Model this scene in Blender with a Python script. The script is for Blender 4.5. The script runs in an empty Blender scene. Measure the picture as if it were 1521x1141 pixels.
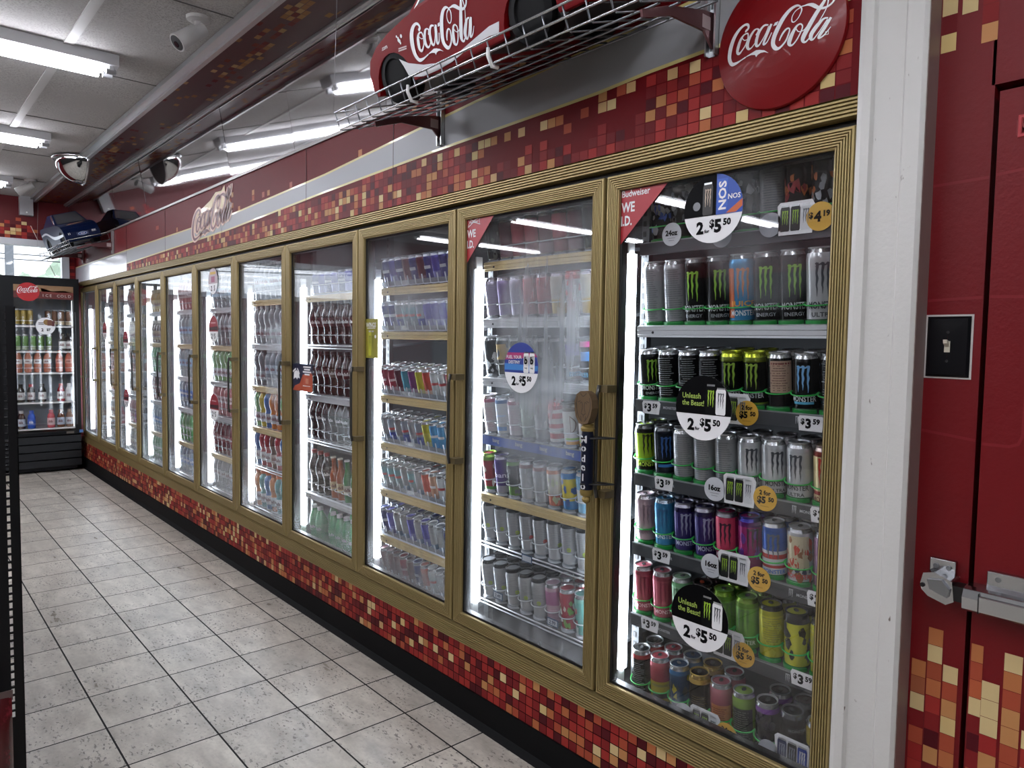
import bpy, bmesh, math, random
from mathutils import Vector, Matrix
random.seed(7)
PI = math.pi
S = bpy.context.scene
COL = S.collection
# ------------------------------------------------------------------ camera
F_PX, YAW, PITCH, ROLL = 1074.06, 0.8507, 0.0593, 0.0156
CAM = Vector((0, -1.6889, 1.4645))
FW = Vector((-math.sin(YAW)*math.cos(PITCH), math.cos(YAW)*math.cos(PITCH), -math.sin(PITCH)))
_r = FW.cross(Vector((0, 0, 1))).normalized(); _u = _r.cross(FW)
RT = _r*math.cos(ROLL) + _u*math.sin(ROLL); UP = -_r*math.sin(ROLL) + _u*math.cos(ROLL)
cd = bpy.data.cameras.new('camera'); cam = bpy.data.objects.new('camera', cd); COL.objects.link(cam)
cd.sensor_width = 36; cd.sensor_fit = 'HORIZONTAL'; cd.lens = F_PX*36/1521; cd.clip_start = .02; cd.clip_end = 200
M = Matrix((RT, UP, -FW)).transposed().to_4x4(); M.translation = CAM; cam.matrix_world = M
S.camera = cam
def at_y(px, py, y):
    d = FW + RT*((px-760.5)/F_PX) + UP*((570.5-py)/F_PX)
    p = CAM + d*((y-CAM.y)/d.y); return p.x, p.z
# ------------------------------------------------------------------ colour + materials
def lin(h):
    h = h.lstrip('#'); o = []
    for i in (0, 2, 4):
        c = int(h[i:i+2], 16)/255; o.append(c/12.92 if c <= .04045 else ((c+.055)/1.055)**2.4)
    return (*o, 1)
MATS = {}
def mat(hexc, rough=.45, metal=0., coat=0., spec=.5, trans=0.):
    k = (hexc, rough, metal, coat, spec, trans)
    if k in MATS: return MATS[k]
    m = bpy.data.materials.new('paint_'+hexc.lstrip('#')); m.use_nodes = True
    b = m.node_tree.nodes['Principled BSDF']
    b.inputs['Base Color'].default_value = lin(hexc); b.inputs['Roughness'].default_value = rough
    b.inputs['Metallic'].default_value = metal; b.inputs['Coat Weight'].default_value = coat
    b.inputs['Specular IOR Level'].default_value = spec
    if trans: b.inputs['Transmission Weight'].default_value = trans; b.inputs['IOR'].default_value = 1.33
    MATS[k] = m; return m
def emit(hexc, s):
    k = ('e', hexc, s)
    if k in MATS: return MATS[k]
    m = bpy.data.materials.new('light_'+hexc.lstrip('#')); m.use_nodes = True; t = m.node_tree
    t.nodes.clear(); e = t.nodes.new('ShaderNodeEmission'); o = t.nodes.new('ShaderNodeOutputMaterial')
    e.inputs[0].default_value = lin(hexc); e.inputs[1].default_value = s; t.links.new(e.outputs[0], o.inputs[0])
    MATS[k] = m; return m
class NT:
    def __init__(s, name):
        s.m = bpy.data.materials.new(name); s.m.use_nodes = True; s.t = s.m.node_tree; s.b = s.t.nodes['Principled BSDF']
        s.o = s.t.nodes['Material Output']
    def n(s, typ, **kw):
        x = s.t.nodes.new('ShaderNode'+typ)
        for k, v in kw.items(): setattr(x, k, v)
        return x
    def L(s, a, b): s.t.links.new(a, b)
    def math(s, op, a, b=None, c=None, clamp=False):
        x = s.n('Math', operation=op, use_clamp=clamp)
        for i, v in enumerate((a, b, c)):
            if v is None: continue
            if isinstance(v, (int, float)): x.inputs[i].default_value = v
            else: s.L(v, x.inputs[i])
        return x.outputs[0]
    def mix(s, f, a, b):
        x = s.n('Mix', data_type='RGBA')
        for i, v in ((0, f), (6, a), (7, b)):
            if isinstance(v, (int, float)): x.inputs[i].default_value = v
            elif isinstance(v, (tuple, list)): x.inputs[i].default_value = v
            else: s.L(v, x.inputs[i])
        return x.outputs[2]
    def noise(s, vec, scale, detail=2, rough=.5, dist=0):
        x = s.n('TexNoise'); x.inputs['Scale'].default_value = scale; x.inputs['Detail'].default_value = detail
        x.inputs['Roughness'].default_value = rough; x.inputs['Distortion'].default_value = dist
        if vec is not None: s.L(vec, x.inputs['Vector'])
        return x.outputs['Fac']
    def coord(s, scale=(1, 1, 1), loc=(0, 0, 0)):
        c = s.n('TexCoord'); mp = s.n('Mapping'); mp.inputs['Scale'].default_value = scale; mp.inputs['Location'].default_value = loc
        s.L(c.outputs['Object'], mp.inputs['Vector']); return mp.outputs[0]
    def rng(s, v, a, b, c=0., d=1., smooth=False):
        x = s.n('MapRange', interpolation_type='SMOOTHSTEP' if smooth else 'LINEAR')
        s.L(v, x.inputs[0])
        for i, q in enumerate((a, b, c, d)): x.inputs[i+1].default_value = q
        return x.outputs[0]
    def bump(s, h, st=.2, d=.01):
        x = s.n('Bump'); x.inputs['Strength'].default_value = st; x.inputs['Distance'].default_value = d
        s.L(h, x.inputs['Height']); s.L(x.outputs[0], s.b.inputs['Normal'])
# ------------------------------------------------------------------ mesh builder
class MB:
    def __init__(s): s.v = []; s.f = []; s.fm = []; s.fs = []; s.ms = []
    def mi(s, m):
        if m not in s.ms: s.ms.append(m)
        return s.ms.index(m)
    def add(s, vs, fs, m, smooth=False, M=None):
        o = len(s.v)
        for p in vs:
            p = Vector(p)
            if M is not None: p = M @ p
            s.v.append(tuple(p))
        k = s.mi(m)
        for f in fs: s.f.append([o+i for i in f]); s.fm.append(k); s.fs.append(smooth)
        return s
    def box(s, a, b, m, M=None):
        x0, y0, z0 = a; x1, y1, z1 = b
        if x0 > x1: x0, x1 = x1, x0
        if y0 > y1: y0, y1 = y1, y0
        if z0 > z1: z0, z1 = z1, z0
        v = [(x0,y0,z0),(x1,y0,z0),(x1,y1,z0),(x0,y1,z0),(x0,y0,z1),(x1,y0,z1),(x1,y1,z1),(x0,y1,z1)]
        return s.add(v, [(0,3,2,1),(4,5,6,7),(0,1,5,4),(1,2,6,5),(2,3,7,6),(3,0,4,7)], m, False, M)
    def quad(s, a, b, c, d, m): return s.add([a,b,c,d], [(0,1,2,3)], m)
    def lathe(s, prof, m, n=24, M=None, smooth=True, caps=True):
        """prof: (radius, z[, material]) from bottom to top; the material of a point paints the band above it"""
        vs = []; R = len(prof)
        for p in prof:
            for k in range(n):
                a = 2*PI*k/n; vs.append((p[0]*math.cos(a), p[0]*math.sin(a), p[1]))
        for i in range(R-1):
            mm = prof[i][2] if len(prof[i]) > 2 and prof[i][2] is not None else m
            o = len(s.v); k0 = s.mi(mm)
            ring = vs[i*n:(i+2)*n]
            for p in ring:
                p = Vector(p); p = M @ p if M is not None else p; s.v.append(tuple(p))
            for k in range(n):
                j = (k+1) % n; s.f.append([o+k, o+j, o+n+j, o+n+k]); s.fm.append(k0); s.fs.append(smooth)
        if caps:
            for i, rev in ((0, True), (R-1, False)):
                if prof[i][0] > 1e-5:
                    f = list(range(n)); s.add(vs[i*n:(i+1)*n], [f[::-1] if rev else f], m, False, M)
        return s
    def cyl(s, a, b, r, m, n=12, r2=None):
        a = Vector(a); b = Vector(b); d = b-a; q = d.to_track_quat('Z', 'Y').to_matrix().to_4x4(); q.translation = a
        return s.lathe([(r, 0), (r if r2 is None else r2, d.length)], m, n, q)
    def tube(s, pts, r, m, n=6, closed=False):
        pts = [Vector(p) for p in pts]; N = len(pts); vs = []; fs = []
        for i, p in enumerate(pts):
            if closed: t = pts[(i+1) % N]-pts[i-1]
            else: t = pts[min(i+1, N-1)]-pts[max(i-1, 0)]
            t.normalize(); a = t.cross(Vector((.13, .21, .97)))
            if a.length < .05: a = t.cross(Vector((1, 0, 0)))
            a.normalize(); b = t.cross(a)
            for k in range(n):
                g = 2*PI*k/n; vs.append(p+a*(r*math.cos(g))+b*(r*math.sin(g)))
        for i in range(N if closed else N-1):
            for k in range(n):
                j = (k+1) % n; q = (i+1) % N; fs.append((i*n+k, i*n+j, q*n+j, q*n+k))
        if not closed: fs.append(tuple(range(n))[::-1]); fs.append(tuple((N-1)*n+k for k in range(n)))
        return s.add(vs, fs, m, True)
    def prism(s, poly, fn0, fn1, m, msides=None):
        """poly 2D extruded between two mappings"""
        n = len(poly); vs = [fn0(*p) for p in poly]+[fn1(*p) for p in poly]
        s.add(vs, [tuple(range(n)), tuple(range(2*n-1, n-1, -1))], m)
        return s.add(vs, [(i, n+i, n+(i+1) % n, (i+1) % n) for i in range(n)], msides or m)
    def poly(s, pts, fn, m): return s.add([fn(*p) for p in pts], [tuple(range(len(pts)))], m)
    def ring(s, rect, prof, m):
        """mitred picture-frame moulding: rect x0,x1,z0,z1; prof list of (inset, y[, material])"""
        x0, x1, z0, z1 = rect
        for i in range(len(prof)-1):
            (t, y), (t2, y2) = prof[i][:2], prof[i+1][:2]; mm = prof[i][2] if len(prof[i]) > 2 else m
            A = [(x0+t, y, z0+t), (x1-t, y, z0+t), (x1-t, y, z1-t), (x0+t, y, z1-t)]
            B = [(x0+t2, y2, z0+t2), (x1-t2, y2, z0+t2), (x1-t2, y2, z1-t2), (x0+t2, y2, z1-t2)]
            s.add(A+B, [(k, (k+1) % 4, 4+(k+1) % 4, 4+k) for k in range(4)], mm)
        return s
    def mesh(s, name, org=(0, 0, 0)):
        me = bpy.data.meshes.new(name); o = Vector(org)
        me.from_pydata([tuple(Vector(p)-o) for p in s.v], [], s.f)
        for m in s.ms: me.materials.append(m)
        me.polygons.foreach_set('material_index', s.fm); me.polygons.foreach_set('use_smooth', s.fs)
        me.update(); return me
ORG = {}
def part(mb, name, parent, label=None):
    """a part whose vertices are in world space, under an unrotated parent"""
    org = ORG.get(parent.name, Vector((0, 0, 0)))
    o = bpy.data.objects.new(name, mb.mesh(name, org)); COL.objects.link(o); o.parent = parent
    ORG[o.name] = Vector(org)
    if label: o['label'] = label
    return o
def local(mb, name, parent, label=None):
    """a part whose vertices are already in the parent's space"""
    o = bpy.data.objects.new(name, mb.mesh(name)); COL.objects.link(o); o.parent = parent
    if label: o['label'] = label
    return o
def SOFT(o, w=.0028):
    b = o.modifiers.new('soft_edges', 'BEVEL'); b.width = w; b.segments = 3; b.limit_method = 'ANGLE'; b.angle_limit = .6; return o
def tag(o, label, cat, group=None):
    o['label'] = label; o['category'] = cat
    if group: o['group'] = group
    return o
def thing(name, label, cat, loc=(0, 0, 0), group=None):
    o = bpy.data.objects.new(name, None); COL.objects.link(o); o.location = loc; o.empty_display_size = .1
    ORG[o.name] = Vector(loc); return tag(o, label, cat, group)
def solid(mb, name, label, cat, org=(0, 0, 0), group=None):
    o = bpy.data.objects.new(name, mb.mesh(name, org)); COL.objects.link(o); o.location = org; ORG[o.name] = Vector(org)
    return tag(o, label, cat, group)
def struct(mb, name, org=(0, 0, 0)):
    o = bpy.data.objects.new(name, mb.mesh(name, org)); COL.objects.link(o); o.location = org; ORG[o.name] = Vector(org)
    o['kind'] = 'structure'; return o
def copy_tree(src, parent=None):
    c = src.copy(); COL.objects.link(c)
    if parent is not None: c.parent = parent
    for ch in KIDS.get(src.name, []): copy_tree(ch, c)
    return c
KIDS = {}
ORD = ['', 'first', 'second', 'third', 'fourth', 'fifth', 'sixth', 'seventh', 'eighth', 'ninth', 'tenth', 'eleventh', 'twelfth', 'thirteenth', 'fourteenth']
# ------------------------------------------------------------------ lettering
_TC = {}
def text_geo(s, bold=0.):
    k = (s, bold)
    if k in _TC: return _TC[k]
    c = bpy.data.curves.new('lettering', 'FONT'); c.body = s; c.resolution_u = 2; c.offset = bold
    o = bpy.data.objects.new('lettering', c); COL.objects.link(o)
    bpy.context.view_layer.update()
    e = o.evaluated_get(bpy.context.evaluated_depsgraph_get()); me = e.to_mesh()
    vs = [(v.co.x, v.co.y) for v in me.vertices]; fs = [tuple(p.vertices) for p in me.polygons]
    e.to_mesh_clear(); bpy.data.objects.remove(o); bpy.data.curves.remove(c)
    if vs:
        x0 = min(v[0] for v in vs); x1 = max(v[0] for v in vs); y0 = min(v[1] for v in vs); y1 = max(v[1] for v in vs)
    else: x0 = x1 = y0 = y1 = 0
    _TC[k] = (vs, fs, x0, x1, y0, y1); return _TC[k]
def text(mb, s, fn, cx, cy, h, m, bold=.02, sx=1., w=None, align='c', rot=0.):
    """letters of height h centred on (cx,cy) mapped by fn(u,v)"""
    vs, fs, x0, x1, y0, y1 = text_geo(s, bold)
    if not vs: return
    k = h/max(y1-y0, 1e-6); kx = k*sx
    if w: kx = w/(x1-x0)
    ox = {'c': (x0+x1)/2, 'l': x0, 'r': x1}[align]; ca, sa = math.cos(rot), math.sin(rot)
    P = []
    for a, b in vs:
        u = (a-ox)*kx; v = (b-(y0+y1)/2)*k
        P.append(fn(cx+u*ca-v*sa, cy+u*sa+v*ca))
    mb.add(P, fs, m)
def smooth(pts, n=6):
    out = []; N = len(pts)
    for i in range(N-1):
        p0, p1, p2, p3 = pts[max(i-1, 0)], pts[i], pts[i+1], pts[min(i+2, N-1)]
        for j in range(n):
            t = j/n
            out.append(tuple(.5*(2*b+(c-a)*t+(2*a-5*b+4*c-d)*t*t+(3*b-a-3*c+d)*t**3) for a, b, c, d in zip(p0, p1, p2, p3)))
    out.append(tuple(pts[-1])); return out
def stroke(mb, pts, fn, m, grow=0., n=5, k=1.):
    P = smooth(pts, n) if n > 1 else pts; Lf = []; Rt = []
    for i, p in enumerate(P):
        a = P[max(i-1, 0)]; b = P[min(i+1, len(P)-1)]; dx, dy = b[0]-a[0], b[1]-a[1]; l = math.hypot(dx, dy) or 1
        w = max(p[2], .001)*k/2+grow; Lf.append((p[0]-dy/l*w, p[1]+dx/l*w)); Rt.append((p[0]+dy/l*w, p[1]-dx/l*w))
    vs = [fn(*q) for q in Lf]+[fn(*q) for q in Rt]; N = len(P)
    mb.add(vs, [(i, N+i, N+i+1, i+1) for i in range(N-1)], m)
LOGO = {"strokes":[[[0.0683,0.2351,0.0199],[0.0822,0.2414,0.0305],[0.1134,0.2688,0.0294],[0.0945,0.3106,0.0305],[0.0402,0.3196,0.0305],[-0.0337,0.283,0.0458],[-0.0946,0.2137,0.0611],[-0.1333,0.1175,0.0703],[-0.1476,0.0189,0.0644],[-0.1359,-0.0478,0.0565],[-0.0916,-0.1016,0.0445],[-0.0233,-0.1043,0.0305],[0.0477,-0.0874,0.0153],[0.1183,-0.0656,0.0153]],[[0.1048,0.2097,0.0153],[0.0573,0.2,0.0216],[0.0136,0.1519,0.0413],[-0.0122,0.0716,0.0504],[-0.0164,0.0177,0.0398],[0.0149,-0.0033,0.0305],[0.0514,0.0198,0.0199],[0.0993,0.0732,0.0153],[0.1261,0.1439,0.0199],[0.1207,0.1968,0.0199],[0.1,0.2092,0.0153]],[[0.0415,0.1644,0.0108],[0.0786,0.1342,0.0097],[0.1266,0.1391,0.0097],[0.1674,0.1675,0.0108]],[[0.2356,0.1648,0.0145],[0.2548,0.1668,0.0305],[0.2701,0.2072,0.0246],[0.2389,0.2282,0.0153],[0.1971,0.2094,0.0305],[0.1506,0.1416,0.0398],[0.1286,0.0714,0.0504],[0.1533,0.0205,0.0305],[0.1965,0.0249,0.0153],[0.2492,0.0788,0.0097]],[[0.3931,0.2391,0.0153],[0.3345,0.2428,0.026],[0.2822,0.1841,0.0352],[0.2569,0.099,0.0445],[0.2633,0.0365,0.0352],[0.3022,0.0357,0.0199],[0.3654,0.1295,0.0108],[0.3994,0.2252,0.0108]],[[0.4315,0.243,0.0305],[0.3976,0.1473,0.0352],[0.3632,0.0564,0.0305],[0.3661,0.0276,0.026],[0.4074,0.0512,0.0153],[0.4514,0.1431,0.0108]],[[0.5598,0.0328,0.0108],[0.5707,0.0679,0.0199],[0.5995,0.1194,0.0246],[0.635,0.1521,0.0199],[0.6648,0.1454,0.0153],[0.6644,0.1017,0.0199],[0.6343,0.0161,0.0199],[0.5724,-0.0436,0.026],[0.5239,-0.0437,0.0458],[0.4849,0.0057,0.0504],[0.4871,0.0788,0.0551],[0.521,0.1745,0.0565],[0.5732,0.2817,0.052],[0.6379,0.3611,0.0413],[0.7028,0.392,0.0294],[0.748,0.3772,0.0153],[0.7721,0.3311,0.0153],[0.7506,0.2561,0.0108],[0.7113,0.2133,0.0108],[0.681,0.2248,0.0153],[0.6756,0.2776,0.0108],[0.7038,0.3339,0.0108],[0.7585,0.3686,0.0153]],[[0.7581,0.3734,0.0108],[0.7965,0.3773,0.0153],[0.8349,0.3812,0.026],[0.8796,0.3712,0.0413],[0.921,0.3463,0.0398],[0.9672,0.3219,0.0305],[1.0205,0.3225,0.026],[1.0709,0.3519,0.0199],[1.0997,0.4034,0.0199],[1.1077,0.4673,0.0108]],[[0.7824,0.1817,0.0153],[0.7455,0.1634,0.0246],[0.7086,0.0965,0.0398],[0.6823,0.021,0.0504],[0.6819,-0.0227,0.0398],[0.7127,-0.039,0.0199],[0.7568,0.0043,0.0153],[0.797,0.0861,0.0153],[0.8099,0.1505,0.0153],[0.7824,0.1817,0.0153]],[[0.7383,0.1384,0.0108],[0.7716,0.0981,0.0097],[0.8244,0.1035,0.0108],[0.8551,0.1357,0.0108]],[[1.0131,0.4431,0.0153],[0.9906,0.3777,0.0352],[0.9423,0.2805,0.0445],[0.8829,0.1483,0.0504],[0.8356,0.0415,0.0504],[0.8309,-0.0075,0.0352],[0.8617,-0.0238,0.0199],[0.9101,0.0248,0.0108]],[[1.0131,0.4431,0.0153],[1.0362,0.4066,0.0153],[1.0316,0.309,0.0097],[0.9814,0.1826,0.0097],[0.9076,0.0488,0.0108]],[[1.0664,0.2058,0.0153],[1.0232,0.2014,0.0216],[0.9709,0.1427,0.0413],[0.9168,0.0546,0.0445],[0.9173,0.0013,0.0352],[0.9467,-0.0006,0.0153],[1.0056,0.0879,0.0097],[1.0631,0.1909,0.0145]],[[1.0952,0.2087,0.026],[1.0431,0.1015,0.0352],[0.998,0.0192,0.0305],[1.0048,0.0005,0.0199],[1.0504,0.0294,0.0145],[1.1055,0.1078,0.0068]]],"polys":[[[0.0948,-0.0729],[0.1414,-0.0535],[0.2168,-0.0313],[0.2638,-0.0168],[0.3129,-0.0215],[0.3778,-0.0392],[0.435,-0.077],[0.3797,-0.0584],[0.3312,-0.0585],[0.2937,-0.072],[0.2717,-0.0937],[0.2543,-0.0663],[0.2,-0.0573],[0.1424,-0.0632]],[[0.4748,0.2474],[0.5175,0.2566],[0.5022,0.2162],[0.459,0.2118]]]}
def logo(mb, fn, m, grow=0., k=.82):
    for s in LOGO['strokes']: stroke(mb, s, fn, m, grow, 4, k)
    for p in LOGO['polys']: mb.poly(p, fn, m)
    if grow:
        for p in LOGO['polys']:
            q = p+[p[0]]; stroke(mb, [(a, b, .002) for a, b in q], fn, m, grow, 1)
def disc(mb, cx, cz, r, fn, m, n=40, rz=None, a0=0, a1=2*PI):
    full = a1-a0 > 6.28
    pts = [(cx+r*math.cos(a0+(a1-a0)*i/n), cz+(rz or r)*math.sin(a0+(a1-a0)*i/n)) for i in range(n if full else n+1)]
    mb.poly(pts, fn, m)
def rect(mb, x0, z0, x1, z1, fn, m): mb.poly([(x0, z0), (x1, z0), (x1, z1), (x0, z1)], fn, m)
def Yp(y): return lambda u, v: (u, y, v)
BLACK = mat('#08080a', .4); WHITE = mat('#e6e6e4', .5); INK = mat('#060608', .6, 0, 0, .1); GOLD_Y = mat('#d9a93a', .5)
CHROME = mat('#b8babd', .18, 1.); STEEL = mat('#8c8e90', .35, .9); DKSTEEL = mat('#3a3a3c', .4, .6); SILV = mat('#c9cbcd', .28, .9)
BRASS = mat('#8f7a45', .42, .55)
# ================================================================== THE SETTING
T = .305; TX, TY = -2.642, -1.0865
m = NT('floor_tile'); c = m.coord()
sx = m.n('SeparateXYZ'); m.L(c, sx.inputs[0])
u = m.math('DIVIDE', m.math('SUBTRACT', sx.outputs[0], TX), T); v = m.math('DIVIDE', m.math('SUBTRACT', sx.outputs[1], TY), T)
def edge(q): return m.math('ABSOLUTE', m.math('SUBTRACT', m.math('FRACT', m.math('ADD', q, .5)), .5))
g = m.math('MINIMUM', edge(u), edge(v)); grout = m.math('LESS_THAN', g, .0105)
cb = m.n('CombineXYZ'); m.L(m.math('FLOOR', u), cb.inputs[0]); m.L(m.math('FLOOR', v), cb.inputs[1])
wn = m.n('TexWhiteNoise', noise_dimensions='2D'); m.L(cb.outputs[0], wn.inputs['Vector'])
off = m.n('VectorMath', operation='MULTIPLY_ADD'); m.L(wn.outputs['Color'], off.inputs[0]); off.inputs[1].default_value = (9, 9, 9); m.L(c, off.inputs[2])
st = m.n('Mapping'); st.inputs['Scale'].default_value = (2.2, 6, 1); m.L(off.outputs[0], st.inputs[0])
n1 = m.noise(st.outputs[0], 2.2, 5, .6); n2 = m.noise(off.outputs[0], 60, 3, .6)
st2 = m.n('Mapping'); st2.inputs['Scale'].default_value = (55, 100, 1); m.L(off.outputs[0], st2.inputs[0])
pits = m.math('MULTIPLY', m.rng(m.noise(st2.outputs[0], 1.0, 2, .5), .59, .64), m.rng(m.noise(off.outputs[0], 7, 2), .4, .56))
col = m.mix(m.rng(n1, .3, .72), lin('#a1998e'), lin('#d3ccc0'))
col = m.mix(m.math('MULTIPLY', m.rng(n2, .45, .75), .25), col, lin('#827b73'))
br = m.n('HueSaturation'); m.L(col, br.inputs['Color']); m.L(m.rng(wn.outputs['Value'], 0, 1, .88, 1.08), br.inputs['Value'])
col = m.mix(m.math('MULTIPLY', pits, .75), br.outputs[0], lin('#544d47')); col = m.mix(grout, col, lin('#0d0b0a'))
m.L(col, m.b.inputs['Base Color']); m.L(m.math('MAXIMUM', m.rng(n1, .3, .7, .27, .42), m.math('MULTIPLY', grout, .95)), m.b.inputs['Roughness'])
m.bump(m.math('SUBTRACT', m.math('MULTIPLY', pits, -.5), grout), .35, .003)
struct(MB().box((-9.6, -6.6, -.1), (2.6, .3, 0), m.m), 'floor')
# ceiling: speckled lay-in panels
m = NT('ceiling_panel'); c = m.coord(); n1 = m.noise(c, 130, 3, .7); n2 = m.noise(c, 2.5, 2)
col = m.mix(m.rng(n1, .46, .64), lin('#b3b0ae'), lin('#8b8886')); m.L(m.mix(m.rng(n2, .4, .7), col, lin('#a4a09e')), m.b.inputs['Base Color'])
m.b.inputs['Roughness'].default_value = .9; m.bump(n1, .25, .004)
struct(MB().box((-9.6, -6.6, 2.92), (2.6, .3, 3.0), m.m), 'ceiling')
tb = MB(); wb = mat('#b4b2b0', .6); dk = mat('#4a4846', .8)
for y in (-.93, -2.15, -3.37, -4.59, -5.81): tb.box((-9.35, y-.022, 2.912), (2.5, y+.022, 2.921), wb)
for i in range(-5, 6):
    x = -3.41+1.22*i
    if -9.3 < x < 2.4: tb.box((x-.003, -6.4, 2.917), (x+.003, -.39, 2.921), dk)
struct(tb, 'trim_1')
struct(MB().box((-9.35, -.425, 2.893), (2.5, -.375, 2.92), SILV).box((-9.35, -.385, 2.878), (2.5, -.36, 2.9), SILV), 'trim_2')
struct(MB().box((-9.35, -.105, 2.876), (2.5, -.086, 2.893), SILV).box((-9.35, -.09, 2.868), (2.5, -.080, 2.888), SILV), 'trim_3')
# walls out of view: solid store front and side wall, darkened against glass reflections
wpaint = mat('#262423', .85)
wb_ = MB(); wy = -6.5
wb_.box((-9.6, wy-.1, 0), (2.6, wy, .75), wpaint); wb_.box((-9.6, wy-.1, 2.35), (2.6, wy, 2.92), mat('#6e1a1e', .5))
wb_.box((-9.6, wy-.1, .75), (2.6, wy, 2.35), wpaint)
struct(wb_, 'wall_front')
struct(MB().box((2.5, -6.6, 0), (2.6, .3, 2.92), wpaint), 'wall_right')
# ------------------------------------------------------------------ mosaics
REDS = ['#94292a', '#a83630', '#7c1f24', '#5c1620', '#a12f2d', '#8a2426']; WARM = ['#b2593e', '#bf7a4c', '#c99a62']; PALE = ['#dccf8e', '#d8bf86', '#e2d69c']
def tilemat(h):
    r_, g_, b_ = (int(h[i:i+2], 16) for i in (1, 3, 5)); k_ = .86 if r_ < 150 else .92 if r_ < 180 else .92; q_ = .98 if g_ < 70 else .92
    return mat('#%02x%02x%02x' % (int(r_*k_), int(g_*k_*q_), int(b_*k_*q_)), .48, 0, 0, .15)
def tcol(pw=.16, pp=.06):
    r = random.random()
    return random.choice(PALE) if r < pp else random.choice(WARM) if r < pp+pw else random.choice(REDS)
def mosaic(mb, u0, u1, v0, v1, tw, th, fn, pick, g=.0015):
    nu = int(round((u1-u0)/tw)); nv = int(math.ceil((v1-v0)/th-.01))
    for i in range(nu):
        for j in range(nv):
            a = u0+i*tw; b = v0+j*th; h = pick(i, j, a+tw/2, b+th/2)
            if h: rect(mb, a+g, b+g, a+tw-g, min(b+th, v1)-g, fn, tilemat(h))
GROUT = mat('#1f0508', .6, 0, 0, .1); RED = mat('#640a11', .5, 0, 0, .14)
bs = MB(); bs.box((-9.35, 0, .113), (-.745, .06, .286), GROUT)
mosaic(bs, -9.35, -.745, .115, .285, .0355, .034, Yp(-.0012), lambda i, j, x, z: tcol(.2, .07))
struct(bs, 'trim_10')
kb = MB(); rub = mat('#0b0b0c', .7, 0, 0, .15); kb.box((-9.35, -.006, 0), (-.745, .05, .113), rub)
kb.add([(-9.35, -.006, .02), (-.745, -.006, .02), (-.745, -.028, 0), (-9.35, -.028, 0)], [(0, 1, 2, 3)], rub); struct(kb, 'baseboard_front')
# header wall with mosaic, swoosh stripe and red field
SB = [(-9.4, 2.07), (-7.116, 2.107), (-4.661, 2.145), (-3.373, 2.192), (-2.39, 2.22), (-1.568, 2.234), (-1.293, 2.25), (-.74, 2.262)]
STP = [(-9.4, 2.2), (-7.11, 2.213), (-4.659, 2.222), (-3.373, 2.266), (-2.18, 2.34), (-1.376, 2.378), (-.74, 2.41)]
def interp(L, x):
    for (a, b), (c_, d) in zip(L, L[1:]):
        if x <= c_: return b+(d-b)*(x-a)/(c_-a)
    return L[-1][1]
hd = MB(); hd.box((-9.35, 0, 2.03), (-.745, .06, 2.5), RED)
xs = [-9.35+i*.2 for i in range(44)]; xs[-1] = -.746
stripe_m = mat('#97989a', .42, 0, 0, .4); edge_m = mat('#c9bb7a', .35, 0, .2)
for a, b in zip(xs, xs[1:]):
    A = [(a, interp(SB, a)), (b, interp(SB, b)), (b, interp(STP, b)), (a, interp(STP, a))]
    hd.poly(A, Yp(-.0015), stripe_m)
    for L, dz in ((SB, -.010), (STP, 0)):
        hd.poly([(a, interp(L, a)+dz), (b, interp(L, b)+dz), (b, interp(L, b)+dz+.010), (a, interp(L, a)+dz+.010)], Yp(-.0018), edge_m)
colh = {}
def pick_h(i, j, x, z):
    if x < -7.15: return None
    if z+.017 < interp(SB, x)-.004:
        if x > -1.36 or x < -2.12: return tcol(.2, .07)
        k = colh.setdefault(i, (random.choice([1, 2, 2, 3]), random.choice([0, 3, 4, 4, 5]), random.random()))
        return tcol(.15, .03) if j < k[0] else random.choice(WARM+PALE) if k[1] and j in (k[1], k[1]+(1 if k[2] > .5 else 0)) and k[2] > .3 else None
    top = z-.017-interp(STP, x)
    if top > .0 and x < -1.6:
        q = .05+.5*max(0, math.sin(x*2.3))**3
        if top < .11 and random.random() < q*(1-top/.12): return random.choice(['#b2593e', '#c58a5a', '#d9b78a', '#b56a5a'])
    return None
mosaic(hd, -9.35, -.75, 2.034, 2.44, .037, .033, Yp(-.0012), pick_h)
rect(hd, -9.35, 2.034, -7.15, 2.2, Yp(-.002), mat('#b5b3ba', .2, 0, .4))  # white end panel; reflected window glare is put into its lavender tone
for x in (-7.15, -6.0, -4.78, -3.56, -2.72): hd.box((x-.0015, -.0022, 2.034), (x+.0015, 0, 2.447), mat('#3a0d12', .5))
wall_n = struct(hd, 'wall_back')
# script sign printed on the header
lg = MB(); X0, X1, Z0, Z1 = -5.40, -4.56, 2.150, 2.405
def lm(u, v): return (X0+.06+(u+.148)*(X1-X0-.1)/1.256, -.004, Z0+(v+.104)*(Z1-Z0)/.571+.02*(u-.5))
yl = mat('#d2c193', .4, 0, .2); pk = mat('#d9b7a4', .4); dr = mat('#5d1a22', .4)
lm2 = lambda u, v: (lm(u, v)[0], -.0052, lm(u, v)[2]); lm0 = lambda u, v: (lm(u, v)[0], -.003, lm(u, v)[2])
lg.poly([(-.12, .0), (.0, .27), (.1, .3), (.45, .38), (.62, .46), (.8, .44), (.9, .5), (.93, .3), (1.0, .24), (.98, 0), (.3, -.02)], lm0, yl)
logo(lg, lm, pk, .028, 1.); logo(lg, lm2, dr, .004, .8)
solid(lg, 'wall_sign', 'dark red script soda logo with yellow backing on the white wall stripe', 'sign', (-5.0, -.002, 2.27))
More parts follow.
